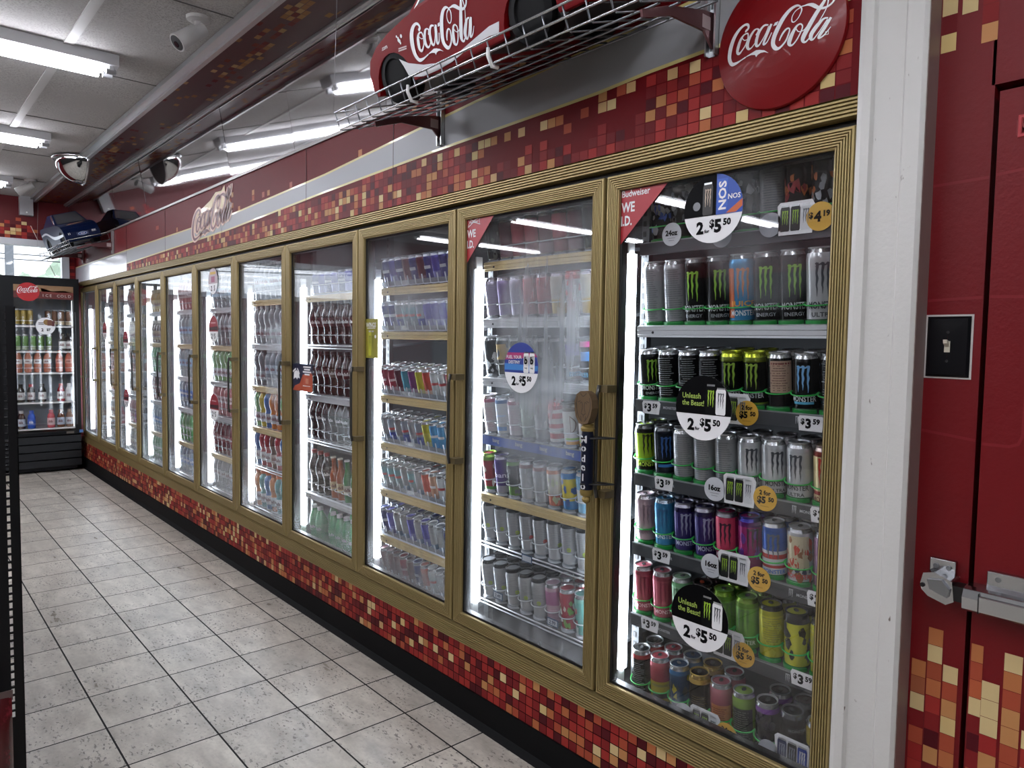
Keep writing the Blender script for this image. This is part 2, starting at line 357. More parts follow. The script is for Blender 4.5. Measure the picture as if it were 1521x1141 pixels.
# mirrors leaning out above the header
mir = NT('mirror_glass'); mir.b.inputs['Metallic'].default_value = 1; mir.b.inputs['Base Color'].default_value = (.72, .72, .74, 1)
mir.b.inputs['Roughness'].default_value = .04; mir.bump(mir.noise(mir.coord(), .9, 1), .05, .05)
ends = [-9.33]; x = -8.28
while x < 2.3: ends.append(x); x += .919
for i, (a, b) in enumerate(zip(ends, ends[1:])):
    if b > .8: break
    q = MB(); dy = random.uniform(-.006, .006)
    y0, y1 = -.004, -.082+dy; t = .004
    P = [(a+.0015, y0, 2.447), (b-.0015, y0, 2.447), (b-.0015, y1, 2.893), (a+.0015, y1, 2.893)]
    q.add(P+[(p[0], p[1]+t, p[2]) for p in P], [(3, 2, 1, 0), (4, 5, 6, 7), (0, 1, 5, 4), (1, 2, 6, 5), (2, 3, 7, 6), (3, 0, 4, 7)], mir.m)
    solid(q, 'mirror_panel', f'leaning mirror panel above the coolers, {ORD[i+1]} from the window wall', 'mirror', ((a+b)/2, 0, 2.447), 'mirror panels above the coolers')
struct(MB().box((-9.35, .055, 2.447), (2.5, .3, 3.0), mat('#5a1418', .6)), 'wall_back_upper')
struct(MB().box((-9.35, -.01, 2.436), (-.745, .03, 2.452), mat('#8a8482', .35, .6)), 'trim_4')
# soffit underside
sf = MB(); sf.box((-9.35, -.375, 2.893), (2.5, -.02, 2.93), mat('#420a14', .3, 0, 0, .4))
def pick_s(i, j, x, y):
    q = .12+.55*max(0, math.sin(x*1.9+j*.5))**2
    return random.choice(['#b89a62', '#a8824f', '#8c4a38', '#c4b078', '#7f2f2c']) if random.random() < q*(1 if 1 < j < 6 else .35) else None
mosaic(sf, -9.3, 1, -.355, -.12, .05, .028, lambda u_, v_: (u_, v_, 2.8922), pick_s)
struct(sf, 'trim_5')
# far wall and its window
fx = -9.35; wf = MB(); RD = mat('#560b12', .45, 0, 0, .3)
wf.box((fx-.1, -6.5, 2.45), (fx, .3, 2.92), RD); wf.box((fx-.1, -.065, 0), (fx, .3, 2.45), RD)
wf.box((fx-.1, -6.5, 0), (fx, -3.6, 2.45), RD); wf.box((fx-.1, -3.6, 0), (fx, -.065, 1.98), RD)  # unseen wall under the window, added to block its reflection in the doors
def pick_f(i, j, y, z):
    p = [1, .9, .8, .62, .4, .28, .1, 0, 0][j] if j < 9 else 0
    return tcol(.3, .12) if random.random() < p*(.6 if y > -.45 else 1) else None
mosaic(wf, -1.4, -.02, 2.475, 2.78, .05, .037, lambda u_, v_: (fx+.001, u_, v_), pick_f)
mosaic(wf, -.06, -.01, .3, 2.4, .05, .037, lambda u_, v_: (fx+.001, u_, v_), lambda i, j, y, z: random.choice(REDS) if random.random() < .7 else None)
struct(wf, 'wall_left')
wn_ = MB(); fr = mat('#bfc0c4', .4)
for y0, y1 in ((-.135, -.065), (-1.85, -1.79), (-3.6, -3.53)): wn_.box((fx-.08, y0, 1.98), (fx+.015, y1, 2.45), fr)
wn_.box((fx-.08, -3.6, 2.405), (fx+.02, -.065, 2.475), fr); wn_.box((fx-.08, -3.6, 1.96), (fx+.03, -.065, 2.02), fr)
win = struct(wn_, 'window_1')
gm = NT('window_glass'); tr = gm.n('BsdfTransparent'); gl = gm.n('BsdfGlossy'); gl.inputs['Roughness'].default_value = .02
ms = gm.n('MixShader'); ms.inputs[0].default_value = .08; gm.L(tr.outputs[0], ms.inputs[1]); gm.L(gl.outputs[0], ms.inputs[2]); gm.L(ms.outputs[0], gm.o.inputs[0])
part(MB().box((fx-.05, -3.55, 2.0), (fx-.044, -.12, 2.41), gm.m), 'window_pane', win)
part(MB().tube([(fx+.03, -.42, 2.62), (fx+.01, -.34, 2.44), (fx+.005, -.2, 2.1)], .003, mat('#d9c9c0', .5), 4), 'blind_cord', win)
# outside: trees, utility pole, ground
def blob(mb, c_, r, m_, seed):
    bm = bmesh.new(); bmesh.ops.create_icosphere(bm, subdivisions=3, radius=1); rr = random.Random(seed)
    ph = [rr.uniform(0, 6) for _ in range(6)]
    vs = [];
    for v_ in bm.verts:
        p = v_.co; k = 1+.16*math.sin(5*p.x+ph[0])*math.sin(5*p.y+ph[1])+.12*math.sin(11*p.z+ph[2])*math.sin(9*p.x+ph[3])+rr.uniform(-.07, .07)
        vs.append((c_[0]+p.x*r[0]*k, c_[1]+p.y*r[1]*k, c_[2]+p.z*r[2]*k))
    mb.add(vs, [[q.index for q in f.verts] for f in bm.faces], m_, False); bm.free()
gr = MB().box((-120, -60, -.35), (-9.7, 60, -.3), mat('#7d8078', .9)); struct(gr, 'ground')
for i, (x, y, h, w) in enumerate([(-38, 1.9, 4.35, .95), (-35, 3.2, 4.15, .9), (-38, 4.9, 4.8, .95)]):
    t = thing('tree', ['pale green tree outside far window, beside the utility pole', 'low pale tree outside far window, lowest of the three', 'leafy tree outside far window, close to the red wall corner'][i], 'tree', (x, y, -.3), 'trees outside the far window')
    mb = MB().cyl((x, y, -.3), (x, y, h*.6), .12, mat('#5a4a3a', .9), 8, .07); part(mb, 'trunk', t)
    mb = MB()
    for k in range(5): blob(mb, (x+random.uniform(-.5, .5), y+random.uniform(-w*.5, w*.5), h*.62+random.uniform(-.3, .5)), (w*.6, w*.6, h*.28), mat('#8fa08c', .8), i*7+k)
    part(mb, 'crown', t)
pl = MB().cyl((-26, 1.3, -.3), (-26, 1.3, 9), .13, mat('#6a6d72', .8), 10, .1); pl.box((-26.06, .1, 6.3), (-25.94, 2.5, 6.42), mat('#6a6d72', .8))
for z, k in ((4.6, .5), (4.25, .45), (4.05, .4)): pl.tube([(-26, -14+i*1.5, z-k+k*((i-9)/9)**2*1) for i in range(22)], .018, mat('#55585c', .8), 4)
solid(pl, 'utility_pole', 'grey utility pole with sagging wires outside the far window', 'pole', (-26, 1.3, -.3))
# white column, red recess wall and the red walk-in door at right
wm = NT('white_gloss_paint'); wm.b.inputs['Base Color'].default_value = lin('#d0cfcb'); wm.b.inputs['Roughness'].default_value = .35
c = wm.coord(); wm.bump(wm.noise(c, 90, 2), .25, .004); nn = wm.noise(wm.coord((1, 1, .35)), 38, 3, .7)
wm.L(wm.mix(wm.rng(nn, .70, .74), lin('#cbcac6'), lin('#6d625a')), wm.b.inputs['Base Color'])
cl = MB(); A = -.745; B = -.603
prof = [(A, .08), (A, -.012), (A+.012, -.016), (A+.030, -.016), (A+.036, -.008), (A+.095, -.008), (A+.101, -.016), (B-.008, -.016), (B, -.010), (B, .08)]
cl.prism(prof, lambda u_, v_: (u_, v_, 0), lambda u_, v_: (u_, v_, 2.92), wm.m)
struct(cl, 'trim_6')
struct(MB().box((-.6035, -.008, 0), (-.6015, .055, 2.92), mat('#8a7672', .45)), 'trim_7')
rm = NT('red_vinyl'); rm.b.inputs['Base Color'].default_value = lin('#6c0b12'); rm.b.inputs['Roughness'].default_value = .42; rm.b.inputs['Specular IOR Level'].default_value = .3
c = rm.coord(); rm.bump(rm.noise(c, 75, 3, .6), .22, .004)
rw = MB(); rw.box((-.62, .05, 0), (-.494, .15, 2.92), rm.m); rw.box((-.5, .05, 2.005), (2.5, .15, 2.92), rm.m); rw.box((.46, .05, 0), (2.5, .15, 2.01), rm.m); rw.box((-.62, .1, 0), (.6, .16, 2.92), BLACK)
def colstack(mb, x, w, z_top, n, y, down=False, first=None):
    for k in range(n):
        z1 = z_top-k*.0385; h = (first or [])[k] if first and k < len(first) else tcol(.35, .1)
        rect(mb, x+.001, z1-.0375, x+w-.001, z1, Yp(y), tilemat(h))
y_ = .049; W_, P_ = '#c08350', '#ddd49a'
for x, zt, n, f in ((-.5975, .765, 20, [W_, '#a86a48', P_]), (-.566, .846, 21, [W_, P_, '#a8583c']), (-.534, .772, 19, [P_, '#b2593e'])): colstack(rw, x, .031, zt, n, y_, first=f)
for x, zt, n, f in ((-.6, 2.21, 3, [P_, '#7c1f24', '#e2d690']), (-.562, 2.28, 3, ['#a83630', P_, P_]), (-.524, 2.21, 3, ['#94292a', '#94292a', '#cfa06a'])): colstack(rw, x, .031, zt, n, y_, first=f)
ln = mat('#7a1c22', .4, 0, 0, .3)
def rline(mb, pts, y, w=.006): stroke(mb, [(a, b, w) for a, b in pts], Yp(y), ln, 0, 1)
rline(rw, [(-.6, 1.815), (-.495, 1.818)], .0488); rline(rw, [(-.6, 1.567), (-.495, 1.571)], .0488); rline(rw, [(-.6, 1.282), (-.495, 1.27)], .0488)
struct(rw, 'wall_back_right')
dm = MB(); D0 = -.480; dm.box((D0, .035, .02), (.45, .095, 1.985), rm.m)
for x, zt, n, f in ((-.478, .842, 20, [W_, '#b2593e', '#bf6a44', P_]), (-.4555, .770, 18, [P_, P_, P_]), (-.418, .842, 21, [P_, W_, '#b2593e']), (-.382, .77, 18, None), (-.345, .80, 20, None)): colstack(dm, x, .0335 if x > -.47 else .024, zt, n, .0342, first=f)
rline(dm, [(-.478, 1.818), (-.43, 1.822), (.3, 1.835)], .0342); rline(dm, [(-.478, 1.571), (-.42, 1.569), (-.407, 1.56), (-.404, 1.54), (-.408, 1.29), (-.415, 1.272), (-.43, 1.266), (-.478, 1.266)], .0342)
door = struct(dm, 'door_1')
text(pq := MB(), 'MA', Yp(.0335), -.418, 1.905, .03, mat('#7c1a1e', .4)); pq.ring((-.446, -.36, 1.885, 1.93), [(0, .034), (.002, .032), (.006, .032), (.008, .034)], mat('#a8343a', .35)); part(pq, 'name_plate', door)
la = MB(); zc = .945
la.box((-.452, .018, zc+.020), (-.2, .034, zc+.062), CHROME); la.cyl((-.432, .017, zc+.048), (-.432, .02, zc+.048), .0055, STEEL, 10)
pr = [(0, .034), (-.004, .02), (-.004, 0), (0, -.012), (.006, -.02), (.03, -.022), (.046, -.014), (.05, 0), (.05, .034)]
la.prism([(zc-.022+a*1.0, b) for a, b in pr], lambda u_, v_: (-.484, v_, u_), lambda u_, v_: (-.16, v_, u_), CHROME)
la.box((-.452, -.030, zc-.014), (-.16, -.02, zc+.018), CHROME); la.box((-.4555, -.0225, zc-.02), (-.4525, .0, zc+.022), BLACK)
SOFT(part(la, 'latch_handle', door, 'long chrome latch handle'))
k = thing('latch_keeper', 'chrome latch keeper screwed to red wall beside door gap', 'latch', (-.54, .05, .94))
q = MB(); q.box((-.566, .036, .968), (-.515, .05, 1.006), CHROME)
for x in (-.553, -.528): q.cyl((x, .033, .99), (x, .037, .99), .0055, STEEL, 10)
SOFT(part(q, 'mounting_plate', k))
q = MB(); q.prism([(-.571, .955), (-.566, .978), (-.545, .984), (-.51, .972), (-.505, .93), (-.52, .92), (-.555, .93), (-.568, .942)], Yp(.0), Yp(.05), CHROME)
q.prism([(-.556, .968), (-.528, .972), (-.512, .955), (-.515, .937), (-.55, .948)], Yp(-.008), Yp(.0), STEEL)
q.cyl((-.566, -.002, .952), (-.566, .004, .952), .005, BLACK, 10); SOFT(part(q, 'strike_body', k))
part(MB().box((-.512, .002, .932), (-.484, .04, .964), BLACK), 'rubber_bumper', k)
k = thing('light_switch', 'black light switch plate with ivory toggle on red wall', 'switch', (-.555, .05, 1.466))
q = MB(); blk = mat('#06060a', .3, 0, 0, .3)
q.ring((-.597, -.513, 1.402, 1.532), [(0, .05), (0, .046), (.005, .042), (.03, .0415), (.0419, .0415)], blk)
for z in (1.436, 1.498): q.cyl((-.555, .0405, z), (-.555, .042, z), .003, DKSTEEL, 8)
part(q, 'switch_plate', k); part(MB().ring((-.601, -.509, 1.398, 1.536), [(0, .0495), (0, .0485), (.006, .0485)], mat('#c9c6c0', .5)), 'paint_gap', k)
iv = mat('#cfc8b6', .4); q = MB().box((-.5605, .040, 1.455), (-.5495, .043, 1.479), iv); q.add([(-.559, .041, 1.466), (-.551, .041, 1.466), (-.551, .041, 1.478), (-.559, .041, 1.478), (-.559, .028, 1.474), (-.551, .028, 1.474), (-.551, .026, 1.482), (-.559, .026, 1.482)], [(0,3,2,1),(4,5,6,7),(0,1,5,4),(1,2,6,5),(2,3,7,6),(3,0,4,7)], iv); part(q, 'toggle', k)
# the dark walk-in cooler behind the doors
cw = MB(); cg = mat('#26282b', .7); cf = mat('#202123', .8)
cw.box((-9.5, 1.25, 0), (-.6, 1.3, 2.4), cg); cw.box((-9.5, .06, .0), (-.6, 1.25, .27), cf); cw.box((-9.5, .06, 2.06), (-.6, 1.25, 2.1), cg); cw.box((-.72, .11, .27), (-.66, 1.25, 2.06), cg)
struct(cw, 'wall_inner')
# ================================================================== COOLER DOORS
def XK(k): return -.746-.76*k-(.0368 if k >= 4 else 0)
DN = ['', 'first', 'second', 'third', 'fourth', 'fifth', 'sixth', 'seventh', 'eighth', 'ninth', 'tenth', 'eleventh']
def glass_mat(i, haze=.03, ell=(), bottom=.0, streak=.0, seed=0.):
    m = NT('cooler_glass'); tr = m.n('BsdfTransparent'); tr.inputs[0].default_value = (.955, .96, .965, 1)
    gl = m.n('BsdfGlossy'); gl.inputs['Roughness'].default_value = .015
    c = m.coord(); bp = m.n('Bump'); bp.inputs['Strength'].default_value = .06; bp.inputs['Distance'].default_value = .02
    m.L(m.noise(m.coord((1, 1, 1), (seed, 0, seed)), 1.3, 0), bp.inputs['Height']); m.L(bp.outputs[0], gl.inputs['Normal'])
    ge = m.n('NewGeometry'); dt = m.n('VectorMath', operation='DOT_PRODUCT'); m.L(ge.outputs['Incoming'], dt.inputs[0]); m.L(ge.outputs['Normal'], dt.inputs[1])
    cs = m.math('ABSOLUTE', dt.outputs['Value'])
    fr = m.math('ADD', .05, m.math('MULTIPLY', .8, m.math('POWER', m.math('SUBTRACT', 1, cs, clamp=True), 4.2)))
    s1 = m.n('MixShader'); m.L(fr, s1.inputs[0]); m.L(tr.outputs[0], s1.inputs[1]); m.L(gl.outputs[0], s1.inputs[2])
    sp = m.n('SeparateXYZ'); m.L(c, sp.inputs[0]); x, z = sp.outputs[0], sp.outputs[2]
    n1 = m.noise(m.coord((1, 1, .8), (seed, 0, 0)), 5, 4, .6)
    fog = m.math('ADD', haze, 0)
    for ex, ez, rx, rz, s in ell:
        d = m.math('ADD', m.math('POWER', m.math('DIVIDE', m.math('SUBTRACT', x, ex), rx), 2), m.math('POWER', m.math('DIVIDE', m.math('SUBTRACT', z, ez), rz), 2))
        fog = m.math('ADD', fog, m.math('MULTIPLY', m.rng(m.math('ADD', d, m.math('MULTIPLY', m.math('SUBTRACT', n1, .5), 1.4)), 1.15, .2, 0, s, True), m.rng(n1, .2, .7, .6, 1.1)))
    if bottom:
        nz = m.noise(m.coord((1, 1, .18), (seed*3, 0, 0)), 26, 1, .6)
        fog = m.math('ADD', fog, m.rng(m.math('ADD', m.math('ADD', z, 1.16), m.math('MULTIPLY', m.math('SUBTRACT', nz, .5), -.22)), .40+bottom, .36, 0, .5, True))
    if streak:
        ns = m.noise(m.coord((1, 1, .03), (seed*2, 0, 0)), 30, 4, .7)
        fog = m.math('MULTIPLY', fog, m.rng(ns, .28, .68, 1-streak*1.3, 1.15))
    fog = m.math('MINIMUM', fog, .8)
    df = m.n('BsdfDiffuse'); df.inputs[0].default_value = (.72, .75, .78, 1); tl = m.n('BsdfTranslucent'); tl.inputs[0].default_value = (.72, .75, .78, 1)
    s2 = m.n('MixShader'); s2.inputs[0].default_value = .5; m.L(df.outputs[0], s2.inputs[1]); m.L(tl.outputs[0], s2.inputs[2])
    s3 = m.n('MixShader'); m.L(m.math('MULTIPLY', fog, .5), s3.inputs[0]); m.L(s1.outputs[0], s3.inputs[1]); m.L(s2.outputs[0], s3.inputs[2]); m.L(s3.outputs[0], m.o.inputs[0])
    return m.m
bronze = NT('bronze_anodised'); bronze.b.inputs['Base Color'].default_value = lin('#a08d5e'); bronze.b.inputs['Metallic'].default_value = .55; bronze.b.inputs['Roughness'].default_value = .42
bn = bronze.noise(bronze.coord(), 9, 3); bronze.L(bronze.mix(bronze.rng(bn, .35, .7), lin('#93804f'), lin('#7d6a3e')), bronze.b.inputs['Base Color']); bronze.t.links.remove(bronze.b.inputs['Base Color'].links[0]); bronze.b.inputs['Metallic'].default_value = .45; BRZ = bronze.m
BRD = mat('#54452a', .5, .4)
W_F = .047
def door_prof():
    p = [(0, .05), (0, .004), (.002, 0)]; n = 6; a, b = .004, W_F-.004
    for i in range(n):
        t = a+(b-a)*i/n; w = (b-a)/n; p += [(t, 0), (t+w*.5, 0), (t+w*.62, .006), (t+w*.9, .006)]
    return p+[(b, 0), (W_F, .002), (W_F, .012, BLACK), (W_F+.007, .014, BLACK), (W_F+.007, .04, BLACK)]
ZD0, ZD1 = .352, 1.969
FOG = {1: dict(haze=.0, ell=[(.06, .62, .10, .2, .22), (.16, .48, .12, .1, .2)], bottom=.03), 2: dict(haze=.07, ell=[(.08, .36, .26, .36, .58), (.05, .0, .22, .3, .45), (.3, .45, .16, .4, .2)], bottom=.12, streak=.34),
       3: dict(haze=.05, ell=[(-.15, .5, .3, .25, .35), (.1, .42, .25, .12, .3)], bottom=.2, streak=.3), 4: dict(haze=.02, ell=[(.1, .6, .3, .25, .25), (.2, -.15, .25, .12, .3)], bottom=.26, streak=.3),
       5: dict(haze=.04, ell=[(.2, .3, .15, .12, .4), (.2, 0, .15, .1, .4)], bottom=.22), 6: dict(haze=.06, bottom=.22), 7: dict(haze=.08, bottom=.24), 8: dict(haze=.14, bottom=.3), 9: dict(haze=.14, bottom=.25), 10: dict(haze=.14, bottom=.25), 11: dict(haze=.14, bottom=.2)}
def sticker(door, name, draw, label=None):
    q = MB(); draw(q); part(q, name, door, label)
LED = emit('#eaf4ff', 8.5)
doors = {}
for k in range(1, 12):
    x0, x1 = XK(k)+.0065, XK(k-1)-.0065
    xc = (x0+x1)/2
    d = thing('cooler_door', ('gold ribbed glass cooler door right beside the white column' if k == 1 else f'gold framed glass cooler door, {DN[k]} counting from the white column'), 'cooler door', (xc, 0, ZD0), 'glass cooler doors in the long row')
    doors[k] = d
    part(MB().ring((x0, x1, ZD0, ZD1), door_prof(), BRZ), 'door_frame', d)
    gp = MB().box((x0+W_F+.004, .016, ZD0+W_F+.004), (x1-W_F-.004, .022, ZD1-W_F-.004), glass_mat(k, seed=k*1.7, **FOG[k]))
    me = gp.mesh('glass_pane', (xc, .019, 1.16)); g = bpy.data.objects.new('glass_pane', me); COL.objects.link(g); g.parent = d; g.location = (0, .019, 1.16-ZD0)
    hm = MB(); hx = x0+.036; hz0, hz1 = (.99, 1.335)
    for z in (hz0, hz1-.022): hm.box((hx-.012, -.043, z), (hx+.022, 0, z+.022), mat('#6d5f42', .4, .5))
    hm.tube([(hx-.008, -.046, hz0), (hx-.012, -.05, hz0+.03), (hx-.012, -.05, hz1-.03), (hx-.008, -.046, hz1)], .006, mat('#4b4a48', .35, .7), 8)
    part(hm, 'door_handle', d)
    # mullion with lamp on its cooler side
    if True:
        mu = thing('cooler_lamp', (f'bright vertical light strip inside the {DN[k]} cooler door from the white column'), 'lamp', (XK(k), .07, .36), 'light strips behind the cooler doors')
        part(MB().box((XK(k)-.028, .052, .355), (XK(k)+.028, .074, 1.985), BLACK), 'mullion', mu)
        lm_ = MB().prism([(XK(k)-.023, .074), (XK(k)+.034, .074), (XK(k)+.044, .086), (XK(k)+.042, .108), (XK(k)+.02, .116), (XK(k)-.021, .104)], lambda u_, v_: (u_, v_, .415), lambda u_, v_: (u_, v_, 1.742), LED)
        part(lm_, 'lamp_lens', mu)
        [part(MB().box((XK(k)-.023, .074, a_), (XK(k)+.036, .104, b_), WHITE), 'end_cap', mu) for a_, b_ in ((.37, .415), (1.742, 1.79))]
        up = MB(); gx = XK(k)+.058; gm_ = mat('#55585a', .6, .2); up.box((gx-.014, .128, .27), (gx+.014, .15, 1.95), gm_)
        for i in range(48): up.box((gx-.008, .1265, .42+i*.032), (gx+.004, .1255, .42+i*.032+.017), BLACK)
        solid(up, 'rack_upright', f'slotted grey rack upright beside light strip of {DN[k]} door from column', 'rack post', (gx, .13, .27), 'rack uprights in the cooler')
# header and sill mouldings of the cooler front
mo = MB()
def mould(z0, z1, n, yb=.0, amp=.008):
    pts = [(.05, z0), (yb-.008, z0)]
    for i in range(n):
        a = z0+(z1-z0)*i/n; h = (z1-z0)/n; pts += [(yb-.008, a), (yb-.008, a+h*.5), (yb-.008+amp, a+h*.6), (yb-.008+amp, a+h*.92)]
    pts += [(yb-.008, z1), (.05, z1)]
    mo.prism(pts, lambda u_, v_: (-9.14, u_, v_), lambda u_, v_: (-.7465, u_, v_), BRZ)
mould(1.989, 2.034, 5); mould(.286, .345, 7, .0)
struct(mo, 'trim_8'); struct(MB().box((-9.14, .03, 1.96), (-.747, .06, 2.0), BLACK).box((-9.14, .03, .335), (-.747, .06, .36), BLACK), 'trim_9')
# ---- stickers
SY = .0125
fs = Yp(SY); fs2 = Yp(SY-.0006); fs3 = Yp(SY-.0012); fs4 = Yp(SY-.0018)
SW = mat('#e9e9ea', .4); CARD = mat('#040406', .5, 0, 0, .08)
def claw(mb, fn, cx, cz, w, h, m, rnd=0):
    for i, (o, l) in enumerate(((-.62, .95), (0, .8), (.62, 1.0))):
        p = [(o-.12, .92, .28), (o+.1, .98, .3), (o+.06, .7, .3), (o-.02, .4, .24), (o+.06, .1, .3), (o-.03, -.25, .2), (o+.03, -.55*l, .16), (o, -.98*l, .03)]
        stroke(mb, [(cx+a*w/2, cz+b*h/2, c_*w/2) for a, b, c_ in p], fn, m, 0, 3)
    stroke(mb, [(cx-.78*w/2, cz+.8*h/2, .05*w), (cx-.2*w/2, cz+.93*h/2, .1*w), (cx+.2*w/2, cz+.88*h/2, .1*w), (cx+.78*w/2, cz+.95*h/2, .05*w)], fn, m, 0, 3)
def canpic(mb, fn, fnb, cx, cz, w, h, body, clawc, rot=0):
    P = [(-.42, -.5), (.42, -.5), (.5, -.44), (.5, .36), (.4, .46), (.4, .5), (-.4, .5), (-.4, .46), (-.5, .36), (-.5, -.44)]
    ca, sa = math.cos(rot), math.sin(rot)
    mb.poly([(cx+a*w*ca-b*h*sa, cz+a*w*sa+b*h*ca) for a, b in P], fn, body); claw(mb, fnb, cx, cz+.02*h, w*.75, h*.55, clawc)
    mb.poly([(cx+a*w*ca-b*h*sa, cz+a*w*sa+b*h*ca) for a, b in ((-.38, .44), (.38, .44), (.38, .5), (-.38, .5))], fnb, SILV)
def price(mb, fn, cx, cz, s, m=INK, two=True):
    if two: text(mb, '2', fn, cx-.44*s, cz-.01*s, .40*s, m, .05); text(mb, 'for', fn, cx-.19*s, cz-.13*s, .11*s, m, .04)
    o = 0 if two else -.17*s
    text(mb, '$', fn, cx-.01*s+o, cz+.07*s, .30*s, m, .04); text(mb, '5', fn, cx+.2*s+o, cz, .42*s, m, .05); text(mb, '50', fn, cx+.52*s+o, cz+.1*s, .22*s, m, .05)
def promo(cx, cz, r, kind):
    def f(q):
        disc(q, cx, cz, r, fs, SW)
        d = r*.22
        a0 = math.asin(-d/r*.9)
        pts = [(cx+r*math.cos(a), cz+r*math.sin(a)) for a in [a0+(PI-2*a0)*i/36 for i in range(37)]]
        if kind == 'beast':
            q.poly(pts, fs2, CARD); gy = mat('#a8c25a', .5)
            text(q, 'Unleash', fs3, cx-.42*r, cz+.36*r, .17*r, gy, .01, .9); text(q, 'the Beast!', fs3, cx-.36*r, cz+.14*r, .17*r, gy, .01, .85)
            canpic(q, fs3, fs4, cx+.27*r, cz+.28*r, .36*r, .92*r, mat('#0c0d0e', .5, 0, 0, .1), mat('#a9cf3f', .5)); canpic(q, fs3, fs4, cx+.62*r, cz+.24*r, .34*r, .82*r, SW, mat('#55585c', .5))
            price(q, fs2, cx, cz-.52*r, r*.95)
        elif kind == 'nos':
            b = mat('#1d4aa8', .4); q.poly(pts, fs2, CARD)
            p2 = [(cx+.12*r, cz+.992*r)]+[(cx+r*math.cos(a), cz+r*math.sin(a)) for a in [1.45+(a0-1.45)*i/20 for i in range(21)]]+[(cx+.12*r, cz-d*.9)]
            q.poly(p2, fs3, b); q.poly([(cx+.45*r, cz-.18*r), (cx+.985*r, cz+.18*r), (cx+.985*r, cz-.03*r), (cx+.78*r, cz-.18*r)], fs4, mat('#c4602e', .5))
            canpic(q, fs3, fs4, cx-.17*r, cz+.3*r, .34*r, .95*r, mat('#23201e', .4), mat('#bfae9a', .5))
            q.poly([(cx+.16*r, cz-.1*r), (cx+.5*r, cz-.1*r), (cx+.5*r, cz+.82*r), (cx+.16*r, cz+.82*r)], fs4, mat('#2b5cc0', .4))
            f5 = Yp(SY-.0024); text(q, 'NOS', f5, cx+.33*r, cz+.34*r, .26*r, SW, .03, 1.2, rot=PI/2); text(q, 'NOS', f5, cx+.72*r, cz+.28*r, .15*r, SW, .02)
            disc(q, cx-.55*r, cz+.12*r, .13*r, fs3, mat('#8a8c90', .5), 16); price(q, fs2, cx, cz-.52*r, r*.95)
        elif kind == 'bang':
            q.poly(pts, fs2, mat('#283a8c', .4)); q.poly([(cx-.95*r, cz+.3*r), (cx+.95*r, cz+.45*r), (cx+.8*r, cz+.6*r), (cx-.8*r, cz+.6*r)], fs3, mat('#a8346e', .4))
            q.poly([(cx-.97*r, cz-.1*r), (cx+.97*r, cz-.1*r), (cx+.99*r, cz+.1*r), (cx-.97*r, cz+.16*r)], fs3, mat('#3f7fc4', .4))
            text(q, 'FUEL YOUR', fs4, cx-.4*r, cz+.42*r, .13*r, SW, .02); text(q, 'DESTINY', fs4, cx-.38*r, cz+.22*r, .13*r, SW, .02)
            for o in (.32, .66):
                canpic(q, fs4, fs4, cx+o*r, cz+.22*r, .3*r, .82*r, SW, SW); text(q, 'b', Yp(SY-.003), cx+o*r, cz+.3*r, .3*r, INK, .04); text(q, 'bang', Yp(SY-.003), cx+o*r, cz+.0*r, .09*r, INK, .02, .8)
            price(q, fs2, cx, cz-.52*r, r*.95)
        elif kind == 'soda':
            q.poly(pts, fs2, mat('#8d2a34', .45)); q.poly([(cx-.98*r, cz-.1*r), (cx+.98*r, cz-.1*r), (cx+.9*r, cz+.2*r), (cx-.9*r, cz+.12*r)], fs3, mat('#3a2226', .5)); rect(q, cx-.5*r, cz+.42*r, cx+.5*r, cz+.5*r, fs3, mat('#c9a0a0', .5))
            text(q, '2', fs2, cx-.32*r, cz-.55*r, .4*r, INK, .03); text(q, '5', fs2, cx+.3*r, cz-.55*r, .4*r, INK, .03); text(q, '$', fs2, cx+.0*r, cz-.48*r, .24*r, INK, .02)
        elif kind == 'pale':
            q.poly(pts, fs2, mat('#b9a8ae', .5)); rect(q, cx-.4*r, cz-.1*r, cx+.4*r, cz+.35*r, fs3, mat('#a2607a', .5)); rect(q, cx-.6*r, cz+.5*r, cx+.6*r, cz+.7*r, fs3, mat('#c9a64a', .5))
            text(q, '2', fs2, cx-.32*r, cz-.55*r, .4*r, INK, .03); text(q, '5', fs2, cx+.3*r, cz-.55*r, .4*r, INK, .03)
    return f
def corner(px, top, w, h, word, bow):
    def f(q):
        q.poly([(px, top), (px, top-h), (px+w, top)], fs, mat('#a81f2b', .4))
        if bow:
            stroke(q, [(px+.012, top-.040, .003), (px+.045, top-.022, .003), (px+.085, top-.034, .003), (px+.078, top-.02, .003), (px+.085, top-.006, .003), (px+.045, top-.018, .003), (px+.012, top-.006, .003), (px+.02, top-.022, .003), (px+.012, top-.040, .003)], fs2, SW, 0, 1)
            text(q, word, fs2, px+.048, top-.021, .010, SW, .01, .8)
        else: text(q, word, fs2, px+.062, top-.024, .020, SW, .015, w=.105)
        text(q, 'WE', fs2, px+.008, top-.064, .030, SW, .03, .8, align='l'); text(q, 'I.D.', fs2, px+.008, top-.104, .030, SW, .03, .75, align='l')
    return f
D = doors
sticker(D[1], 'age_sticker', corner(-1.458, 1.934, .19, .18, 'Budweiser', False), 'red corner sticker reading Budweiser WE I.D.')
sticker(D[1], 'promo_sticker', promo(-1.131, 1.829, .0915, 'nos'), 'round blue and black 2 for $5.50 sticker')
sticker(D[1], 'promo_sticker', promo(-1.142, 1.289, .0895, 'beast'), 'round black and white 2 for $5.50 sticker, middle of door')
sticker(D[1], 'promo_sticker', promo(-1.133, .702, .0925, 'beast'), 'round black and white 2 for $5.50 sticker, low on door')
sticker(D[2], 'age_sticker', corner(-2.218, 1.932, .175, .18, 'Budweiser', True), 'red corner sticker with bow tie outline and WE I.D.')
